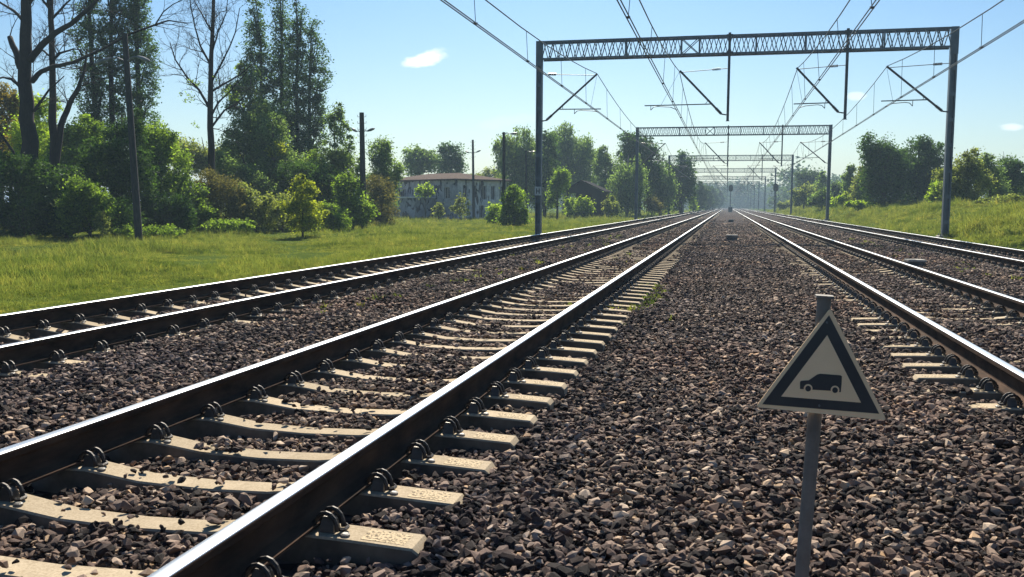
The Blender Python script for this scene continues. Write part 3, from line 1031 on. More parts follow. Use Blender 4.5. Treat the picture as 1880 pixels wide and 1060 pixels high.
lamp_post(1267, 390, 215.0, (1267, 338), .16, .11, [((1267, 340), (1270, 339), (1274, 339))], 'small far pole where the left tree row fades into haze')

# ------------------------------------------------------------------ derelict house


def house():
    C0 = at(836, 404, 92.0); C0[2] = gz(C0[0], C0[1])
    u = np.array([-10.0, 7.3, 0]); u /= np.linalg.norm(u); v = np.array([7.3, 10.0, 0]); v /= np.linalg.norm(v)
    LU, LV = 13.3, 7.0
    ze = at(836, 331, 92.0)[2]; z0 = C0[2]
    up = np.array([0, 0, 1.0])
    t = thing('derelict_house', C0, 'derelict plastered house with painted walls and a low red tiled roof', 'house')
    def P(a, b, z): return C0*np.array([1, 1, 0])+u*a+v*b+up*z

    # walls with real openings: strips of thick wall around each window
    def wall(origin, d, nrm, Lw, wins, mat, zlo=z0-.3, zhi=ze):
        mb = MB(); th = -nrm*.3
        xs = sorted(set([0, Lw]+[w[0] for w in wins]+[w[1] for w in wins]))
        for xa, xb in zip(xs[:-1], xs[1:]):
            w = [q for q in wins if q[0] <= xa+1e-6 and q[1] >= xb-1e-6]
            zsegs = [(zlo, zhi)]
            for q in w:
                new = []
                for a_, b_ in zsegs:
                    if q[3] <= a_ or q[2] >= b_: new.append((a_, b_)); continue
                    if q[2] > a_: new.append((a_, q[2]))
                    if q[3] < b_: new.append((q[3], b_))
                zsegs = new
            for a_, b_ in zsegs:
                A = origin+d*xa; B = origin+d*xb
                q = [A+up*(a_-A[2]), B+up*(a_-B[2]), B+up*(b_-B[2]), A+up*(b_-A[2])]
                mb.poly_prism(q, th)
        wo = mb.build('wall', mat, t)
        for (xa, xb, za, zb) in wins:
            A = origin+d*xa-nrm*.2; B = origin+d*xb-nrm*.2
            m2 = MB(); q = [A+up*(za-A[2]), B+up*(za-B[2]), B+up*(zb-B[2]), A+up*(zb-A[2])]
            m2.poly_prism(q, -nrm*.03); wd = m2.build('window', M['glass'], t)
            m2 = MB(); w_ = .06
            A2 = A+nrm*.03; B2 = B+nrm*.03
            for p0, p1 in ((A2+up*(za+.03-A2[2]), B2+up*(za+.03-B2[2])), (A2+up*(zb-.03-A2[2]), B2+up*(zb-.03-B2[2]))): m2.beam(p0, p1, w_, w_)
            for fr in (.04, .5, .96):
                pm = A2+(B2-A2)*fr; m2.beam(pm+up*(za+.06-pm[2]), pm+up*(zb-.06-pm[2]), w_, w_)
            m2.build('window_frame', M['wall_pale'], wd)
    H = ze-z0
    front = [(1.0, 2.0, z0+H*.52, z0+H*.83), (9.2, 10.0, z0+H*.52, z0+H*.8)]
    side = [(.7, 1.3, z0+H*.5, z0+H*.88), (2.0, 2.6, z0+H*.55, z0+H*.88), (3.2, 3.9, z0+H*.5, z0+H*.88), (4.5, 5.1, z0+H*.5, z0+H*.88), (5.7, 6.3, z0+H*.5, z0+H*.88), (2.9, 3.5, z0+.1, z0+H*.36), (5.0, 5.5, z0+.1, z0+H*.36)]
    wall(P(0, 0, z0), u, -v, LU, front, M['wall_grey'])
    wall(P(0, .302, z0), v, -u, LV-.302, side, M['wall_pale'])
    mb = MB(); A, B = P(LU, 0.302, z0-.3), P(LU, LV, z0-.3)
    mb.poly_prism([A, B, B+up*(ze-z0+.3), A+up*(ze-z0+.3)], -u*.3)
    A, B = P(.302, LV, z0-.3), P(LU-.302, LV, z0-.3)
    mb.poly_prism([A, B, B+up*(ze-z0+.3), A+up*(ze-z0+.3)], -v*.3); mb.build('wall', M['wall_grey'], t)
    # hipped roof with eaves slab
    e = .45; zr = at(781, 317.5, 97.0)[2]
    mb = MB()
    q = [P(-e, -e, ze), P(LU+e, -e, ze), P(LU+e, LV+e, ze), P(-e, LV+e, ze)]
    q2 = [p+up*.14 for p in q]
    mb.loft([q, q2]); rs, re_ = P(4.0, LV/2, zr), P(LU-3.6, LV/2, zr)
    q3 = [p+up*.145 for p in q]
    mb.add(q3+[rs, re_], [(0, 1, 5, 4), (1, 2, 5), (2, 3, 4, 5), (3, 0, 4), (3, 2, 1, 0)], 0)
    mb.build('roof', M['tiles'], t)
    # low annexe with a flat slab roof
    za = at(765, 361.5, 90.5)[2]
    mb = MB(); a0, a1, dep = 3.6, 11.6, 2.6
    A = [P(a0, -dep, z0-.3), P(a1, -dep, z0-.3), P(a1, -.004, z0-.3), P(a0, -.004, z0-.3)]
    mb.loft([A, [p+up*(za-.12-(z0-.3)) for p in A]]); mb.build('annexe', M['wall_grey'], t)
    mb = MB(); A = [P(a0-.2, -dep-.2, za-.12), P(a1+.2, -dep-.2, za-.12), P(a1+.2, -.004, za-.12), P(a0-.2, -.004, za-.12)]
    mb.loft([A, [p+up*.14 for p in A]]); mb.build('annexe_roof', M['whitewash'], t)
    return P


HP = house()


def shed():
    Y = 108.0
    a = at(1040, 396, Y); b = at(1104, 396, Y); z0 = min(gz(a[0], Y), gz(b[0], Y))
    ze = at(1072, 351, Y)[2]; zr = at(1068, 333, Y)[2]
    x0, x1 = a[0], b[0]; xm = at(1068, 333, Y)[0]; dl = 7.0
    t = thing('open_shed', (xm, Y, z0), 'dark open wooden shed with a pitched roof among the bushes', 'shed')
    mb = MB()
    for sx, xa in ((-1, x0), (1, x1)):
        xe = xa+sx*.5
        q = [(xm, Y-.6, zr), (xe, Y-.6, ze-.15), (xe, Y+dl, ze-.15), (xm, Y+dl, zr)]
        q = [np.array(p) for p in q]
        if sx < 0: q = q[::-1]
        mb.poly_prism(q, np.array([0, 0, .12]))
    mb.build('roof', M['roof_felt'], t)
    mb = MB()
    mb.poly_prism([np.array(p) for p in ((x0, Y, ze-.25), (x1, Y, ze-.25), (x1, Y, ze), (xm, Y, zr-.02), (x0, Y, ze))], np.array([0, .1, 0])); mb.build('gable', M['wood_dark'], t)
    for xx in (x0+.1, x0+1.3, x1-1.2, x1-.1):
        mb = MB(); mb.box((xx-.1, Y+.1, z0-.3), (xx+.1, Y+.3, ze-.1)); mb.build('post', M['wood_dark'], t)
    mb = MB(); mb.box((x0, Y+dl-.2, z0-.3), (x1, Y+dl-.1, ze)); mb.build('back_wall', M['wood_dark'], t)
    mb = MB(); mb.box((x1-1.05, Y+.35, z0-.3), (x1-.98+.9, Y+.42, ze-.1)); mb.build('side_panel', M['wood_dark'], t)


shed()

# ------------------------------------------------------------------ trees
def crown_quads(lobes, n, leaf, rr, clump=.35, per=30, droop=0.0, shell=.55):
    w = np.array([(l[1][0]*l[1][1]*l[1][2])**(2/3) for l in lobes]); w = w/w.sum()
    nc = max(3, n//per)
    li = rr.choice(len(lobes), nc, p=w)
    d = rr.normal(size=(nc, 3)); d /= np.linalg.norm(d, axis=1)[:, None]
    rad = shell+(.96-shell)*np.sqrt(rr.uniform(0, 1, nc))
    rad *= 1+.13*np.sin(d[:, 0]*7+li)*np.cos(d[:, 2]*6+li*2)
    C = np.array([l[0] for l in lobes])[li]; RR = np.array([l[1] for l in lobes])[li]
    cc = C+d*rad[:, None]*RR
    cs = clump*rr.uniform(.55, 1.35, nc)*np.minimum(1, (RR.min(1)/(clump*2.2)))
    ci = rr.integers(0, nc, n)
    off = rr.normal(size=(n, 3))*cs[ci][:, None]*np.array([1, 1, .75])
    if droop: off[:, 2] -= np.abs(rr.normal(size=n))*droop
    p = cc[ci]+off
    s = leaf*np.exp(rr.normal(0, .25, n))
    a = rr.normal(size=(n, 3)); a[:, 2] *= .6; a /= np.linalg.norm(a, axis=1)[:, None]
    if droop: a = a*.6+np.array([0, 0, -1.0]); a /= np.linalg.norm(a, axis=1)[:, None]
    b = np.cross(a, rr.normal(size=(n, 3))); b /= np.linalg.norm(b, axis=1)[:, None]+1e-9
    nrm = np.cross(a, b)
    v0 = p-a*s[:, None]*.5; v2 = p+a*s[:, None]*.5
    v1 = p+b*s[:, None]*.3+nrm*s[:, None]*.1; v3 = p-b*s[:, None]*.3+nrm*s[:, None]*.1
    V = np.stack([v0, v1, v2, v3], 1).reshape(-1, 3)
    Fq = np.arange(4*n).reshape(-1, 4)
    return V, Fq


NLEAF = 0


def tree(name, label, cat, base, Y, lobes, n, mat, leaf_px=3.6, trunk=None, group=None, bark='bark', droop=0.0, shell=.5, clump_px=9, seed=None, limbs=True, flat=.9):
    lobes = list(lobes)
    """base: picture column of the foot; lobes: (cx,cy,rx,ry) picture ellipses read at distance Y, made solid there"""
    global NLEAF
    rr = np.random.default_rng(seed if seed is not None else int(base*7+Y*13+n))
    b = at(base, 400, Y); X = b[0]; z0 = gz(X, Y)
    t = thing(name, (X, Y, z0), label, cat, group)
    k = depth(b)/F
    L3 = []
    for (cx, cyy, rx, ry) in lobes:
        dy = rr.uniform(-.35, .35)*rx*k
        c = at(cx, cyy, Y+dy)
        L3.append((c, np.array([rx*k, max(rx, min(ry, rx*1.5))*k*flat, ry*k])))
    n = int(n*(1.8 if mat == 'poplar' else 2.4))
    if mat != 'poplar':
        sat = []
        for c, r in L3:
            for e in range(5):
                d_ = rr.normal(size=3); d_[2] = abs(d_[2])*.9-.25; d_ /= np.linalg.norm(d_)
                sat.append((c+d_*r*rr.uniform(.8, 1.05), r*rr.uniform(.2, .42)*np.array([1, 1, rr.uniform(.8, 1.5)])))
        L3 = [(c, r*.9) for c, r in L3]+sat
    V, Fq = crown_quads(L3, n, leaf_px*1.05*k, rr, clump_px*.72*k, droop=droop*k, shell=shell)
    low = V[:, 2].reshape(-1, 4).min(1); fx = V.reshape(-1, 4, 3).mean(1)
    ok = low > ground_z(fx[:, 0], fx[:, 1])+.02
    V = V.reshape(-1, 4, 3)[ok].reshape(-1, 3); Fq = np.arange(len(V)).reshape(-1, 4)
    NLEAF += len(Fq)
    # trunk and limbs
    mb = MB()
    topz = max(c[2]+r[2]*.5 for c, r in L3)
    cxm = float(np.average([c[0] for c, _ in L3], weights=[r.prod() for _, r in L3]))
    tr_ = (trunk or 5)*k/2
    H = topz-z0
    tp = []
    for q in range(6):
        f = q/5
        tp.append(np.array([X+(cxm-X)*f**1.5+rr.normal(0, .02)*H*(.2 if q else 0), Y+rr.normal(0, .01)*H*(1 if q else 0), z0-.25+(H+.25)*f]))
    rads = [tr_*1.25, tr_, tr_*.85, tr_*.65, tr_*.42, tr_*.15]
    mb.tube(tp, rads, 8)
    if limbs:
        for c, r in L3[:len(lobes)]:
            f = np.clip((c[2]-r[2]*.7-z0)/max(H, .1), .15, .8); i0 = int(f*5); pa = tp[i0]+(tp[min(i0+1, 5)]-tp[i0])*(f*5-i0)
            for e in range(3):
                tgt = c+rr.normal(0, .45, 3)*r
                midp = (pa+tgt)/2+np.array([0, 0, -.08*H*.3])
                mb.tube([pa, midp, tgt], [tr_*.45, tr_*.28, tr_*.08], 5)
    mb.build('trunk', M[bark], t, smooth=True)
    np_mesh('crown', V, Fq, L[mat] if isinstance(mat, str) else mat, t)
    return t


PG = 'tall narrow poplars on the left'
# tall poplars behind the bare trees
def spire(x0, y0, x1, y1, rmax, n=9, seed=0):
    rr = np.random.default_rng(seed); out = []
    for q in range(n):
        f = (q+.5)/n
        r = rmax*min(1, .28+1.35*f**.8)*(1 if f < .8 else 1-(f-.8)*1.2)*rr.uniform(.82, 1.12)
        out.append((x0+(x1-x0)*f+rr.uniform(-.18, .18)*rmax, y0+(y1-y0)*f, r, (y1-y0)/n*.85))
    return out


tree('poplar_tree', 'narrow poplar immediately right of the bare leaning limbs, gap of sky on its right', 'tree', 178, 46, spire(160, -90, 165, 235, 24, seed=1)+spire(182, 120, 184, 235, 10, 4, seed=2), 6500, 'poplar', 3.6, 13, PG, 'bark_dark', clump_px=8)
tree('poplar_tree', 'poplar with two dark stems behind the pole with curved lamp arms', 'tree', 212, 47, spire(212, -90, 210, 235, 25, seed=3), 7000, 'poplar', 3.6, 12, PG, 'bark_dark', clump_px=8)
tree('poplar_tree', 'widest poplar, just right of the pole with curved lamp arms', 'tree', 252, 49, spire(250, -60, 262, 240, 29, seed=4)+spire(236, -120, 244, 60, 18, 5, seed=5), 8500, 'poplar', 3.6, 12, PG, 'bark_dark', clump_px=8)
# cluster of four pointed poplars
tree('poplar_tree', 'leftmost spire of the cluster of four pointed poplars', 'tree', 484, 62, spire(468, -4, 484, 275, 26, 10, seed=6), 6200, 'poplar', 3.5, 9, PG, 'bark_dark', clump_px=8)
tree('poplar_tree', 'second spire from the left in the cluster of four pointed poplars', 'tree', 518, 63, spire(511, -35, 519, 305, 23, 11, seed=7), 6200, 'poplar', 3.5, 9, PG, 'bark_dark', clump_px=8)
tree('poplar_tree', 'tallest thin spire, third in the cluster of four pointed poplars', 'tree', 546, 62, spire(544, -8, 547, 305, 22, 11, seed=8), 6200, 'poplar', 3.5, 9, PG, 'bark_dark', clump_px=8)
tree('poplar_tree', 'shortest and rightmost spire of the cluster of four pointed poplars', 'tree', 570, 64, spire(577, 42, 568, 300, 28, 9, seed=9)+spire(588, 150, 582, 260, 12, 4, seed=10), 6200, 'poplar', 3.5, 9, PG, 'bark_dark', clump_px=8)

# wood and bushes of the left edge
tree('broadleaf_tree', 'orange-tinged leafy tree cut by the left picture edge', 'tree', 5, 46, [(-5, 200, 30, 45), (8, 185, 22, 35), (0, 270, 38, 50)], 5200, 'orange', 4, 8)
tree('broadleaf_tree', 'bright green tree between the bare trunk and the thin bare stem', 'tree', 75, 44, [(70, 205, 26, 35), (60, 270, 36, 50), (85, 290, 26, 50)], 5200, 'bright', 4, 8)
tree('broadleaf_tree', 'light green rounded tree below the leaning bare limb', 'tree', 135, 41, [(130, 265, 38, 40), (160, 250, 26, 35), (120, 320, 45, 50), (165, 300, 32, 50)], 8500, 'mid', 4, 9)
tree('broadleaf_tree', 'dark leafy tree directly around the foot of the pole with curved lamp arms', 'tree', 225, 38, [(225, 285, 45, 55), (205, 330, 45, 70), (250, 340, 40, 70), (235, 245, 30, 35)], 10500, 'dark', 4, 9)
tree('broadleaf_tree', 'green tree right of the pole with curved lamp arms, its top sloping down right', 'tree', 300, 42, [(285, 265, 40, 45), (310, 305, 38, 55), (275, 320, 40, 60), (320, 360, 38, 50)], 10500, 'mid', 4, 9)
tree('broadleaf_tree', 'low olive tree line behind the bare tree with a straight trunk', 'tree', 390, 66, [(350, 290, 30, 32), (385, 300, 35, 30), (420, 295, 28, 30), (330, 285, 22, 30)], 5500, 'olive', 4, 6)
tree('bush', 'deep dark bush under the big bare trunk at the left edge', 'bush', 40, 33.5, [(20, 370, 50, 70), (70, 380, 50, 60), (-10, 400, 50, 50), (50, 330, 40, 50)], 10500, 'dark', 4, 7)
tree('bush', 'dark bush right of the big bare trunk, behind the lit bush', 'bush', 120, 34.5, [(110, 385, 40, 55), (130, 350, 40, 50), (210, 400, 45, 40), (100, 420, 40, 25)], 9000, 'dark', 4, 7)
tree('bush', 'sunlit green bush with a bright right flank beside the lamp pole foot', 'bush', 165, 33, [(150, 355, 32, 32), (165, 385, 34, 36), (180, 375, 20, 30), (135, 400, 26, 34)], 6000, 'mid', 4.2, 6)
tree('bush', 'dark low bush right of the foot of the pole with curved lamp arms', 'bush', 300, 38, [(290, 395, 45, 40), (330, 400, 35, 32), (270, 410, 30, 30)], 6500, 'dark', 4, 5)
tree('sapling', 'tiny sapling with pale leaves standing alone in the grass at the left', 'sapling', 188, 32, [(188, 412, 13, 12), (184, 398, 9, 10), (192, 428, 8, 8)], 380, 'olive', 4, 2)
tree('bush', 'grey-brown twiggy bush below the bare tree with a straight trunk', 'bush', 400, 43, [(385, 345, 28, 32), (415, 350, 30, 30), (400, 385, 40, 35)], 5500, 'brown', 3.2, 4)
tree('bush', 'rounded green bush left of the yellow sapling, beside the grey-brown one', 'bush', 470, 44, [(455, 385, 36, 34), (490, 390, 30, 30), (440, 365, 26, 30)], 6000, 'olive', 3.8, 5)
tree('bush', 'low dark green bush at the grass edge below the sloping treetop', 'bush', 365, 41, [(360, 395, 28, 32), (350, 365, 24, 34)], 4500, 'mid', 3.8, 5)
tree('broadleaf_tree', 'soft grey-green tree in front of the leftmost poplar spire', 'tree', 460, 56, [(450, 185, 28, 50), (465, 240, 38, 55), (440, 275, 36, 45), (480, 290, 36, 45), (455, 145, 16, 28)], 9500, 'birch', 3.8, 9)
tree('broadleaf_tree', 'grey-green tree with a yellow tuft below the second poplar spire', 'tree', 505, 54, [(500, 260, 30, 55), (515, 305, 36, 45), (490, 340, 36, 40)], 7000, 'birch', 3.8, 8)
tree('bush', 'small yellow shrub between two grey-green trees below the poplars', 'bush', 508, 52.5, [(507, 275, 15, 10), (498, 280, 9, 7)], 420, 'yellow', 3.6, 3)
tree('bush', 'dark green thicket behind the yellow sapling', 'bush', 555, 52, [(545, 330, 36, 40), (575, 345, 32, 50), (540, 380, 34, 35), (590, 385, 30, 38)], 9000, 'dark', 3.8, 6)
tree('sapling', 'bright yellow-leaved sapling standing on the grass', 'sapling', 556, 40, [(556, 350, 22, 22), (548, 385, 26, 22), (572, 390, 24, 25), (558, 410, 32, 14), (557, 335, 12, 12)], 3200, 'yellow', 4, 4)
tree('broadleaf_tree', 'young pale tree with a pointed top left of the thick leaning pole', 'tree', 618, 57, [(616, 225, 16, 28), (622, 270, 22, 40), (610, 310, 32, 40), (635, 320, 26, 45), (605, 360, 32, 45)], 8000, 'birch', 3.6, 6)
tree('broadleaf_tree', 'leafy tree directly right of the thick leaning pole', 'tree', 700, 68, [(697, 280, 17, 26), (705, 315, 26, 35), (690, 345, 30, 40), (712, 350, 18, 40)], 6000, 'birch', 3.6, 6)
tree('bush', 'green bush around the foot of the thick leaning pole', 'bush', 648, 51, [(640, 355, 22, 40), (655, 385, 26, 35), (630, 395, 24, 28)], 5200, 'mid', 3.6, 5)
tree('bush', 'brown twiggy bush between the thick leaning pole and the derelict house', 'bush', 702, 58, [(700, 375, 28, 32), (695, 345, 24, 24), (712, 395, 22, 18), (680, 395, 18, 22)], 4500, 'brown', 2.8, 4)
tree('bush', 'low green bush at the grass edge left of the derelict house', 'bush', 612, 46, [(605, 400, 26, 22), (625, 408, 20, 16)], 2400, 'mid', 3.6, 3)

tree('bush', 'pale olive undergrowth between the grey-brown bush and the yellow sapling', 'bush', 520, 47, [(505, 400, 26, 22), (525, 385, 22, 30), (480, 405, 24, 16)], 3600, 'olive', 3.6, 3)
tree('bush', 'tall grey-green thicket behind the low bushes left of the yellow sapling', 'bush', 440, 50, [(425, 330, 30, 34), (455, 335, 30, 36), (480, 350, 28, 32), (410, 300, 18, 22)], 5600, 'birch', 3.6, 5)
tree('bush', 'light green thicket in front of the thick leaning pole tree belt', 'bush', 600, 55, [(590, 350, 24, 40), (575, 310, 18, 30), (605, 335, 20, 36)], 4600, 'mid', 3.6, 4)
tree('bush', 'weedy fringe of tall plants at the foot of the dark left wood', 'bush', 250, 33.5, [(255, 425, 40, 12), (215, 430, 30, 9), (300, 424, 30, 10)], 1900, 'mid', 3.4, 2, limbs=False)
tree('bush', 'low weedy fringe below the grey-brown bush', 'bush', 410, 40, [(400, 415, 36, 10), (440, 414, 30, 10)], 1700, 'mid', 3.4, 2, limbs=False)

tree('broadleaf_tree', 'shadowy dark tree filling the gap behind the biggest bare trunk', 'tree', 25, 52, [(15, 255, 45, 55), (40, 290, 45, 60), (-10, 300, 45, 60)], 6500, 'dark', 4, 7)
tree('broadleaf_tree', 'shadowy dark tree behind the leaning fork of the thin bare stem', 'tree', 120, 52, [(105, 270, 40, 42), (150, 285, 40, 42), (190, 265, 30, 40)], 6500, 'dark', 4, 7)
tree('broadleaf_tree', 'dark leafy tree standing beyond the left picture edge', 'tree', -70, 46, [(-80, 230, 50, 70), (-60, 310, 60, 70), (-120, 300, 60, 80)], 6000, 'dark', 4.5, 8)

# around the house
tree('broadleaf_tree', 'loose tree behind the left end of the derelict house roof', 'tree', 770, 120, [(757, 290, 16, 20), (772, 300, 28, 24), (795, 300, 20, 22), (755, 310, 18, 20)], 3500, 'birch', 3.4, 5)
tree('poplar_tree', 'small poplar with three tops behind the derelict house', 'tree', 828, 118, [(812, 285, 8, 22), (826, 280, 8, 24), (840, 292, 10, 26), (828, 310, 24, 22)], 3200, 'poplar', 3.4, 5)
tree('broadleaf_tree', 'low pale tree behind the right end of the derelict house', 'tree', 895, 135, [(880, 326, 18, 10), (905, 322, 16, 10), (915, 330, 14, 12)], 1500, 'olive', 3.2, 4)
tree('bush', 'bright little tree rising past the annexe roof of the derelict house', 'bush', 781, 89.6, [(780, 349, 13, 11), (774, 356, 10, 7), (790, 354, 8, 8)], 700, 'bright', 3.2, 2)
tree('sapling', 'thin pale sapling before the corner of the derelict house', 'sapling', 805, 84, [(805, 382, 7, 10), (803, 395, 9, 9), (811, 388, 5, 8)], 420, 'olive', 3.2, 2)
tree('sapling', 'sapling before the pale side wall of the derelict house', 'sapling', 845, 86, [(845, 372, 12, 12), (838, 385, 10, 10), (850, 388, 10, 9)], 520, 'olive', 3.2, 2)
tree('bush', 'round green bush touching the one-armed pole', 'bush', 943, 65, [(945, 372, 18, 24), (938, 395, 22, 20), (955, 400, 14, 16), (942, 352, 10, 12)], 3600, 'mid', 3.4, 4)
tree('bush', 'small light bush left of the one-armed pole', 'bush', 912, 70, [(910, 388, 14, 12), (906, 400, 12, 10)], 1100, 'bright', 3.4, 3)
BG = 'hanging birches and trees beyond the left-hand tracks'
tree('birch_tree', 'drooping birch behind the nearest gantry left post', 'tree', 960, 112, [(955, 270, 28, 32), (940, 295, 28, 45), (975, 300, 30, 50), (925, 265, 14, 25), (965, 340, 36, 35)], 9500, 'birch', 3.3, 6, BG, 'bark_birch', droop=7)
tree('birch_tree', 'tallest rounded birch above the open shed', 'tree', 1035, 140, [(1030, 255, 24, 26), (1055, 285, 32, 36), (1025, 300, 30, 45), (1075, 300, 22, 36), (1060, 330, 40, 30)], 10500, 'birch', 3.3, 7, BG, 'bark_birch', droop=6)
tree('broadleaf_tree', 'shaded tree between the nearest gantry post and the small round tree', 'tree', 1000, 114, [(1000, 300, 22, 45), (995, 350, 28, 40), (1008, 265, 14, 25)], 5500, 'dark', 3.3, 6, BG)
tree('broadleaf_tree', 'small round-headed tree on a bare stem left of the open shed', 'tree', 1023, 97, [(1030, 330, 15, 18), (1021, 352, 13, 16), (1016, 372, 11, 12)], 2300, 'mid', 3.3, 4, BG)
tree('bush', 'yellow-green bush under the left eave of the open shed', 'bush', 1046, 103, [(1046, 376, 10, 10), (1050, 387, 11, 8)], 700, 'bright', 3.2, 2)
tree('bush', 'green bush filling the mouth of the open shed', 'bush', 1070, 104, [(1070, 376, 14, 12), (1062, 386, 16, 9), (1080, 386, 10, 8)], 1500, 'bright', 3.2, 3)
tree('broadleaf_tree', 'slim tree just right of the open shed roof', 'tree', 1108, 130, [(1106, 285, 9, 18), (1112, 315, 20, 30), (1118, 350, 22, 35)], 4200, 'birch', 3.2, 5, BG)
tree('bush', 'pale bush at the right corner of the open shed', 'bush', 1115, 104, [(1120, 378, 12, 14), (1126, 388, 9, 8)], 1000, 'olive', 3.2, 2)
tree('birch_tree', 'pale drooping birch left of the second gantry post', 'tree', 1150, 120, [(1142, 330, 18, 35), (1158, 345, 22, 45), (1135, 360, 18, 32), (1170, 330, 16, 40)], 6000, 'birch', 3.2, 5, BG, 'bark_birch', droop=9)
tree('broadleaf_tree', 'tall dark-headed tree behind the second gantry left post', 'tree', 1172, 132, [(1160, 270, 22, 26), (1180, 278, 24, 28), (1195, 300, 20, 30), (1150, 300, 18, 28), (1175, 325, 32, 35)], 8000, 'dark', 3.2, 7, BG)
tree('birch_tree', 'feathery birch between the second and third gantry left posts', 'tree', 1212, 136, [(1212, 325, 18, 32), (1205, 360, 20, 28), (1222, 350, 16, 35)], 4800, 'birch', 3.2, 5, BG, 'bark_birch', droop=8)
tree('bush', 'brownish bush below the feathery birch', 'bush', 1196, 118, [(1196, 375, 12, 13), (1205, 382, 12, 9)], 1100, 'brown', 3.2, 2)
tree('broadleaf_tree', 'last large tree of the near left row, against the hazy wood', 'tree', 1250, 150, [(1255, 310, 18, 24), (1245, 340, 24, 35), (1262, 350, 14, 30), (1238, 365, 18, 24)], 6500, 'dark', 3.2, 6, BG)
tree('bush', 'light yellow-green bush at the end of the near left row', 'bush', 1273, 178, [(1272, 372, 6, 12), (1274, 382, 8, 6)], 600, 'bright', 3.0, 2)
for i, (px, Y, lo) in enumerate([(1284, 210, [(1284, 362, 11, 24), (1280, 375, 10, 14)]), (1296, 260, [(1296, 358, 10, 20), (1298, 372, 9, 12)]), (1308, 320, [(1307, 362, 9, 16), (1310, 372, 8, 10)]), (1320, 400, [(1319, 366, 8, 13)])]):
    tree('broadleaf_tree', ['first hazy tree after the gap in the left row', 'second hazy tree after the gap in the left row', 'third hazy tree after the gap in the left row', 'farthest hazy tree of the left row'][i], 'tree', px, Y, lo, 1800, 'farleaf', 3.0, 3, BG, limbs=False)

# right-hand side, beyond the bank
RG = 'trees beyond the bank on the right'
tree('broadleaf_tree', 'left half of the big dark pair of trees on the right bank', 'tree', 1620, 88, [(1618, 290, 32, 34), (1602, 325, 20, 40), (1640, 320, 32, 45), (1625, 355, 34, 30), (1600, 285, 14, 22)], 9500, 'dark', 3.6, 8, RG, shell=.35)
tree('broadleaf_tree', 'right half of the big dark pair of trees on the right bank', 'tree', 1685, 90, [(1685, 285, 34, 32), (1660, 315, 30, 40), (1705, 315, 26, 42), (1685, 350, 36, 34), (1715, 290, 16, 24)], 9500, 'dark', 3.6, 8, RG, shell=.35)
tree('broadleaf_tree', 'pale loose tree tucked behind the left flank of the big dark pair', 'tree', 1582, 104, [(1582, 330, 12, 22), (1576, 358, 14, 22), (1590, 350, 10, 25)], 2600, 'olive', 3.4, 4, RG)
tree('broadleaf_tree', 'olive loose tree right of the nearest gantry right post', 'tree', 1775, 66, [(1772, 310, 26, 30), (1755, 335, 28, 36), (1790, 340, 28, 36), (1768, 365, 38, 18), (1782, 285, 13, 14)], 6500, 'olive', 3.4, 6, RG, 'bark', shell=.3)
tree('broadleaf_tree', 'pale tree between the olive tree and the dark one near the right edge', 'tree', 1815, 72, [(1812, 320, 22, 28), (1822, 350, 24, 28), (1808, 300, 12, 16)], 3800, 'birch', 3.4, 5, RG)
tree('broadleaf_tree', 'dark tree near the right picture edge', 'tree', 1848, 76, [(1848, 315, 24, 30), (1842, 345, 26, 32), (1860, 345, 20, 32)], 5200, 'dark', 3.4, 6, RG)
tree('broadleaf_tree', 'light tree cut by the right picture edge', 'tree', 1885, 80, [(1885, 350, 18, 30), (1892, 330, 16, 25)], 2600, 'mid', 3.4, 5, RG)
tree('bush', 'light green bush left of the nearest gantry right post', 'bush', 1725, 76, [(1725, 352, 12, 22), (1718, 366, 14, 12)], 1700, 'bright', 3.4, 3)
tree('bush', 'low grey-green bush on the bank crest near the right edge', 'bush', 1840, 60, [(1835, 371, 26, 9), (1860, 368, 22, 10), (1808, 372, 16, 8)], 2200, 'olive', 3.2, 3)
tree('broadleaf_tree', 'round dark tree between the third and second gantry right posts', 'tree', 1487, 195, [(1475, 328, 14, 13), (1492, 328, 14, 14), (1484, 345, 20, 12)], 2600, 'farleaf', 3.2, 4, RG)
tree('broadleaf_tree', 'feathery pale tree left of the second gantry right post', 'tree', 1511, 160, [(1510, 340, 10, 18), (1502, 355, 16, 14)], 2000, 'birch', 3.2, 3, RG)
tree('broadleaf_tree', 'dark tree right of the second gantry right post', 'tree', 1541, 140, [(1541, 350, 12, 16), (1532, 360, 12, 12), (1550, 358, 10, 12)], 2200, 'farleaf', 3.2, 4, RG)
tree('broadleaf_tree', 'thin tree with small high tufts left of the big dark pair', 'tree', 1560, 120, [(1562, 312, 8, 7), (1552, 325, 8, 8), (1560, 345, 12, 16), (1565, 330, 6, 8)], 1500, 'birch', 3.2, 3, RG)
tree('bush', 'green bush at the foot of the third gantry right post', 'bush', 1475, 150, [(1470, 362, 16, 14), (1490, 366, 16, 13), (1482, 352, 12, 12)], 2400, 'olive', 3.2, 3)
tree('bush', 'grey-green bush at the foot of the second gantry right post', 'bush', 1508, 120, [(1506, 368, 16, 13), (1516, 360, 10, 14)], 2000, 'birch', 3.2, 3)
tree('bush', 'light yellow-green bush right of the second gantry right post', 'bush', 1545, 105, [(1540, 372, 16, 9), (1556, 368, 12, 11)], 1600, 'bright', 3.2, 2)
tree('bush', 'yellow-green bush at the foot of the thin tree with high tufts', 'bush', 1575, 92, [(1572, 376, 14, 7), (1588, 378, 14, 6)], 1300, 'bright', 3.2, 2)
tree('bush', 'low light bushes beside the right-hand signal', 'bush', 1442, 190, [(1438, 378, 10, 6), (1450, 376, 9, 6)], 900, 'olive', 3.0, 2)

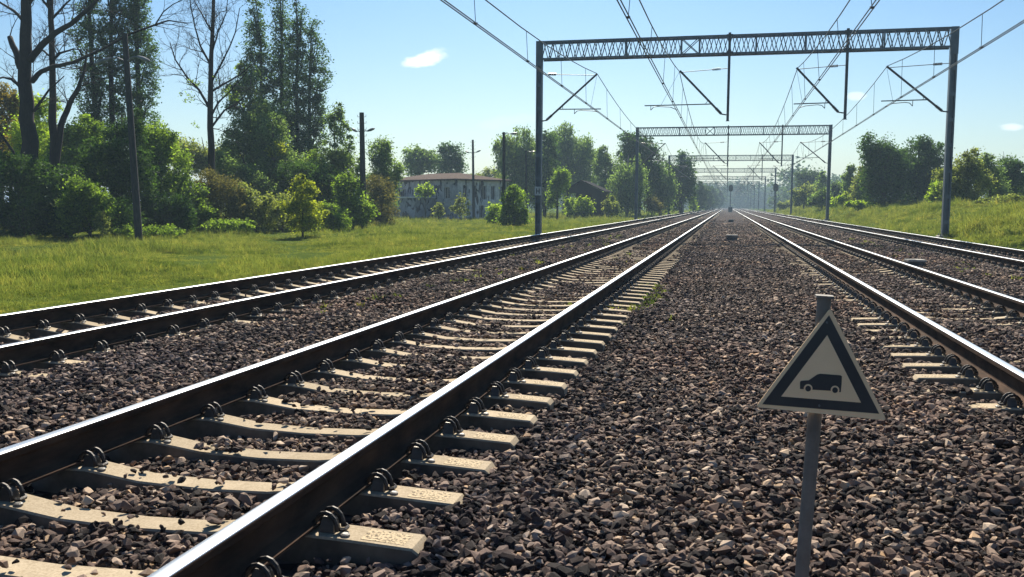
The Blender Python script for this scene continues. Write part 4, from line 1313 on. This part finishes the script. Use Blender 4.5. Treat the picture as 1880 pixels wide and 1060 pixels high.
# far wood, one hazy mass
rr = np.random.default_rng(5)
lob = []
for q in range(80):
    Y = rr.uniform(560, 640); X = rr.uniform(-190, 130); hz = rr.uniform(9, 14)
    lob.append((np.array([X, Y, hz*.5]), np.array([rr.uniform(7, 12), 7, hz*rr.uniform(.55, .85)])))
for q in range(40):
    X = rr.uniform(20, 75); Y = 330+rr.uniform(0, 140); hz = rr.uniform(9, 14)
    lob.append((np.array([X+(Y-330)*.12, Y, hz*.5]), np.array([rr.uniform(4, 7), 5, hz*rr.uniform(.5, .75)])))
for q in range(34):
    X = rr.uniform(-75, -22); Y = 340+rr.uniform(0, 160); hz = rr.uniform(9, 15)
    lob.append((np.array([X-(Y-330)*.05, Y, hz*.5]), np.array([rr.uniform(4, 7), 5, hz*rr.uniform(.5, .75)])))
for q in range(60):
    lob.append((np.array([rr.uniform(-70, 50), rr.uniform(560, 680), 5.5]), np.array([8, 7, rr.uniform(7, 10)])))
V, Fq = crown_quads(lob, 170000, 1.5, rr, 1.8, per=30, shell=.5)
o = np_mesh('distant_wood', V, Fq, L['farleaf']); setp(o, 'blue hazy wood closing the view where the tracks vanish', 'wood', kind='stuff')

# ------------------------------------------------------------------ bare trees
def bare_tree(label, base, Y, polys, twigs, seed, leaves=None, mat='olive'):
    rr = np.random.default_rng(seed)
    b = at(base, 400, Y); X = b[0]; z0 = gz(X, Y)
    t = thing('bare_tree', (X, Y, z0), label, 'tree', 'leafless old trees at the left')
    k = depth(b)/F
    mb = MB(); tips = []

    def grow(p, d, ln, r, lev):
        n = 4; pts = [p]; 
        for i in range(n):
            d = d+rr.normal(0, .16, 3)+np.array([0, 0, .04]); d /= np.linalg.norm(d)
            pts.append(pts[-1]+d*ln/n)
        mb.tube(pts, [r*(1-.2*i) for i in range(n+1)], 4 if lev else 5)
        tips.append(pts[-1])
        if lev < 2:
            for i in range(1, n+1):
                for _ in range(2 if lev else 2):
                    if rr.uniform() < .75:
                        side = np.cross(d, rr.normal(size=3)); side /= np.linalg.norm(side)+1e-9
                        grow(pts[i], d*.7+side*.75+np.array([0, 0, .15]), ln*rr.uniform(.35, .6), r*.45, lev+1)
    for pi, poly in enumerate(polys):
        yo = 0 if pi == 0 else rr.uniform(-.8, .8)
        pts = []
        for i, (px, py, w) in enumerate(poly):
            f = 0 if i == 0 else i/len(poly)
            p = at(px, py, Y+yo*f+rr.normal(0, .05)*f)
            if pi == 0 and i == 0: p[2] = z0-.3
            pts.append(p)
        rad = [max(w, .8)*k*.43 for _, _, w in poly]
        # subdivide with a little wobble
        P2, R2 = [], []
        for i in range(len(pts)-1):
            for f in (0, .33, .66):
                P2.append(pts[i]+(pts[i+1]-pts[i])*f+(rr.normal(0, rad[i]*.12, 3) if f else 0)); R2.append(rad[i]+(rad[i+1]-rad[i])*f)
        P2.append(pts[-1]); R2.append(rad[-1])
        mb.tube(P2, R2, 9 if pi == 0 else 7)
        for i in range(len(P2)):
            if R2[i] < twigs[1]*k and rr.uniform() < twigs[0]:
                d = P2[min(i+1, len(P2)-1)]-P2[max(i-1, 0)]; d /= np.linalg.norm(d)+1e-9
                side = np.cross(d, rr.normal(size=3)); side /= np.linalg.norm(side)+1e-9
                grow(P2[i], d*.6+side*.8+np.array([0, 0, .25]), twigs[2]*k*rr.uniform(.5, 1.1), min(R2[i]*.5, 1.1*k), 0)
    mb.build('trunk', M['bark_dark'], t, smooth=True)
    if leaves:
        L3 = [(at(cx, cyy, Y+rr.uniform(-.6, .6)), np.array([rx*k, rx*k, ry*k])) for cx, cyy, rx, ry in leaves[0]]
        V, Fq = crown_quads(L3, leaves[1], 3.6*k, rr, 6*k, per=14)
        np_mesh('crown', V, Fq, L[mat], t)


bare_tree('biggest dark bare trunk with a broken stub, at the left edge', 60, 35.5,
          [[(62, 440, 46), (55, 330, 38), (48, 220, 30), (45, 120, 26), (48, 40, 22), (52, -60, 17), (50, -200, 8)],
           [(38, 125, 15), (28, 92, 13), (18, 68, 11)],
           [(55, 112, 15), (75, 85, 14), (100, 62, 12), (130, 45, 10), (165, 15, 8), (200, -25, 5), (230, -80, 3)],
           [(58, 150, 12), (75, 132, 10), (100, 122, 9), (135, 115, 7), (185, 92, 5), (240, 62, 5), (285, 46, 4), (310, 38, 3), (345, 44, 1.6)],
           [(285, 46, 3), (300, 22, 2.5), (318, 8, 2), (345, -5, 1.2)],
           [(36, 158, 8), (22, 146, 6), (6, 142, 4), (-20, 150, 3)],
           [(62, 205, 7), (90, 165, 4), (118, 140, 2)],
           [(50, 45, 8), (25, 20, 6), (0, 5, 4), (-30, -10, 3)],
           [(52, 10, 8), (80, -30, 6), (110, -80, 4)],
           [(52, 330, 8), (25, 280, 6), (0, 245, 5), (-30, 215, 3)]],
          (.55, 9, 75), 21)
bare_tree('thin bare stem with a leaning fork, second from the left edge', 98, 37,
          [[(100, 430, 26), (99, 300, 20), (97, 180, 14), (95, 90, 12), (93, 0, 11), (90, -90, 7), (88, -180, 3)],
           [(100, 320, 14), (112, 230, 13), (128, 190, 11), (145, 160, 9), (155, 130, 6), (160, 90, 3)],
           [(96, 110, 6), (110, 98, 5), (135, 90, 3), (150, 92, 2)],
           [(96, 108, 5), (82, 95, 4), (64, 84, 3)],
           [(95, 35, 6), (120, 8, 4), (150, -20, 2)],
           [(94, 20, 6), (70, -10, 4), (45, -40, 2)]],
          (.6, 7, 60), 22)
bare_tree('bare tree with a straight trunk against open sky, left of the pointed poplars', 390, 45,
          [[(390, 400, 17), (388, 300, 15), (386, 200, 12), (388, 100, 9), (392, 0, 7), (394, -90, 4), (395, -150, 2)],
           [(385, 200, 6), (366, 166, 5), (342, 140, 4), (322, 110, 3), (312, 78, 1.8)],
           [(386, 118, 5), (368, 85, 4), (358, 50, 3), (350, 10, 2.4), (346, -30, 1.4)],
           [(389, 168, 5), (412, 154, 4), (440, 138, 3), (466, 116, 1.8)],
           [(387, 236, 5), (412, 203, 4), (436, 190, 3), (452, 174, 1.6)],
           [(387, 215, 5), (400, 190, 4), (425, 165, 3), (455, 130, 2)],
           [(388, 152, 5), (406, 118, 4), (420, 90, 3), (432, 60, 2.4), (440, 15, 1.6)],
           [(390, 95, 4), (400, 60, 3), (415, 25, 2), (420, -20, 1.4)],
           [(389, 60, 4), (376, 35, 3), (360, 8, 2), (352, -10, 1.4)]],
          (.75, 5, 62), 23, ([(340, 178, 14, 8), (352, 152, 12, 8), (425, 172, 18, 10), (372, 158, 10, 6), (440, 185, 14, 8), (360, 230, 8, 4), (400, 150, 8, 6)], 420), 'mid')

# ------------------------------------------------------------------ world, sun, haze
SUN_EL, SUN_AZ = math.radians(41), math.radians(-11)
w = bpy.data.worlds.new('World'); sc.world = w; w.use_nodes = True
nt = w.node_tree; nt.nodes.clear()
N = nt.nodes.new; K = nt.links.new
out = N('ShaderNodeOutputWorld'); bg = N('ShaderNodeBackground'); K(bg.outputs[0], out.inputs[0])
sky = N('ShaderNodeTexSky'); sky.sky_type = 'NISHITA'; sky.sun_disc = False
sky.sun_elevation = SUN_EL; sky.sun_rotation = SUN_AZ; sky.air_density = 1.0; sky.dust_density = 1.1; sky.ozone_density = 1.6; sky.altitude = 50
tc = N('ShaderNodeTexCoord')
nrm = N('ShaderNodeVectorMath'); nrm.operation = 'NORMALIZE'; K(tc.outputs['Generated'], nrm.inputs[0])
tint = N('ShaderNodeMix'); tint.data_type = 'RGBA'; tint.blend_type = 'MULTIPLY'; tint.inputs[0].default_value = 1.0
sx = N('ShaderNodeSeparateXYZ'); K(nrm.outputs[0], sx.inputs[0])
gr = N('ShaderNodeValToRGB'); K(sx.outputs['Z'], gr.inputs[0])
gr.color_ramp.elements[0].position = 0.0; gr.color_ramp.elements[0].color = (.92, 1.06, 1.1, 1)
gr.color_ramp.elements[1].position = .28; gr.color_ramp.elements[1].color = (.43, .75, 1.04, 1)
K(gr.outputs[0], tint.inputs[7]); K(sky.outputs[0], tint.inputs[6])
col = tint.outputs[2]
# small fair-weather clouds
cl_n = N('ShaderNodeTexNoise'); cl_n.inputs['Scale'].default_value = 26; cl_n.inputs['Detail'].default_value = 7; cl_n.inputs['Roughness'].default_value = .6
mp = N('ShaderNodeMapping'); mp.inputs['Scale'].default_value = (1, 1, 2.2); K(nrm.outputs[0], mp.inputs[0]); K(mp.outputs[0], cl_n.inputs['Vector'])
acc = None
for (px, py, rx, ry, tilt, amp) in ((784, 107, 48, 15, -.25, 1.0), (1573, 177, 16, 9, 0, .45), (1858, 234, 22, 7, 0, .55), (935, 222, 60, 14, -.15, .1)):
    d = ray(px, py); d /= np.linalg.norm(d)
    ax = ray(px+10*math.cos(tilt), py+10*math.sin(tilt)); ax = ax/np.linalg.norm(ax)-d; ax /= np.linalg.norm(ax)
    ay = np.cross(d, ax); ay /= np.linalg.norm(ay)
    sub = N('ShaderNodeVectorMath'); sub.operation = 'SUBTRACT'; K(nrm.outputs[0], sub.inputs[0]); sub.inputs[1].default_value = tuple(d)
    q = []
    for vec, r in ((ax, rx/F), (ay, ry/F)):
        dt = N('ShaderNodeVectorMath'); dt.operation = 'DOT_PRODUCT'; K(sub.outputs[0], dt.inputs[0]); dt.inputs[1].default_value = tuple(vec/r)
        sq = N('ShaderNodeMath'); sq.operation = 'POWER'; sq.inputs[1].default_value = 2
        ab = N('ShaderNodeMath'); ab.operation = 'ABSOLUTE'; K(dt.outputs['Value'], ab.inputs[0]); K(ab.outputs[0], sq.inputs[0]); q.append(sq)
    sm = N('ShaderNodeMath'); sm.operation = 'ADD'; K(q[0].outputs[0], sm.inputs[0]); K(q[1].outputs[0], sm.inputs[1])
    # fall-off plus noise
    mr = N('ShaderNodeMath'); mr.operation = 'MULTIPLY_ADD'; K(sm.outputs[0], mr.inputs[0]); mr.inputs[1].default_value = -.55; mr.inputs[2].default_value = .62
    ns = N('ShaderNodeMath'); ns.operation = 'MULTIPLY_ADD'; K(cl_n.outputs[0], ns.inputs[0]); ns.inputs[1].default_value = 1.6; ns.inputs[2].default_value = -.8
    ad = N('ShaderNodeMath'); ad.operation = 'ADD'; K(mr.outputs[0], ad.inputs[0]); K(ns.outputs[0], ad.inputs[1])
    ss = N('ShaderNodeMapRange'); ss.interpolation_type = 'SMOOTHSTEP'; K(ad.outputs[0], ss.inputs[0]); ss.inputs[1].default_value = .05; ss.inputs[2].default_value = .6; ss.inputs[4].default_value = amp
    if acc is None: acc = ss.outputs[0]
    else:
        mx = N('ShaderNodeMath'); mx.operation = 'MAXIMUM'; K(acc, mx.inputs[0]); K(ss.outputs[0], mx.inputs[1]); acc = mx.outputs[0]
cm = N('ShaderNodeMix'); cm.data_type = 'RGBA'; K(acc, cm.inputs[0]); K(col, cm.inputs[6]); cm.inputs[7].default_value = (13, 13.6, 14, 1)
K(cm.outputs[2], bg.inputs[0]); bg.inputs[1].default_value = .05

sd = bpy.data.lights.new('sun', 'SUN'); sd.energy = 5; sd.angle = math.radians(.53); sd.color = (1, .91, .76)
so = bpy.data.objects.new('sun', sd); COL.objects.link(so)
sdir = Vector((math.sin(SUN_AZ)*math.cos(SUN_EL), math.cos(SUN_AZ)*math.cos(SUN_EL), math.sin(SUN_EL)))
so.rotation_euler = (-sdir).to_track_quat('-Z', 'Y').to_euler(); so.location = (20, 60, 60)

HAZE = .0008
if HAZE:
    mb = MB(); mb.box((-3100, -3100, -1.8), (3100, 3100, 24)); hm = bpy.data.materials.new('haze_air'); hm.use_nodes = True
    t2 = hm.node_tree; t2.nodes.clear(); oo = t2.nodes.new('ShaderNodeOutputMaterial'); pv = t2.nodes.new('ShaderNodeVolumePrincipled')
    pv.inputs['Color'].default_value = (.6, .82, 1, 1); pv.inputs['Density'].default_value = HAZE; pv.inputs['Anisotropy'].default_value = 0.0
    t2.links.new(pv.outputs[0], oo.inputs['Volume'])
    o = mb.build('haze', hm); setp(o, kind='stuff')

sc.view_settings.view_transform = 'Standard'; sc.view_settings.look = 'None'; sc.view_settings.exposure = 1.05; sc.view_settings.gamma = 1
sc.render.engine = 'CYCLES'
cyc = sc.cycles
cyc.use_denoising = True
cyc.max_bounces = 6; cyc.diffuse_bounces = 1; cyc.glossy_bounces = 2; cyc.transmission_bounces = 3; cyc.volume_bounces = 0; cyc.transparent_max_bounces = 4
cyc.caustics_reflective = False; cyc.caustics_refractive = False
cyc.sample_clamp_indirect = 6; cyc.sample_clamp_direct = 8
print('leaves', NLEAF)
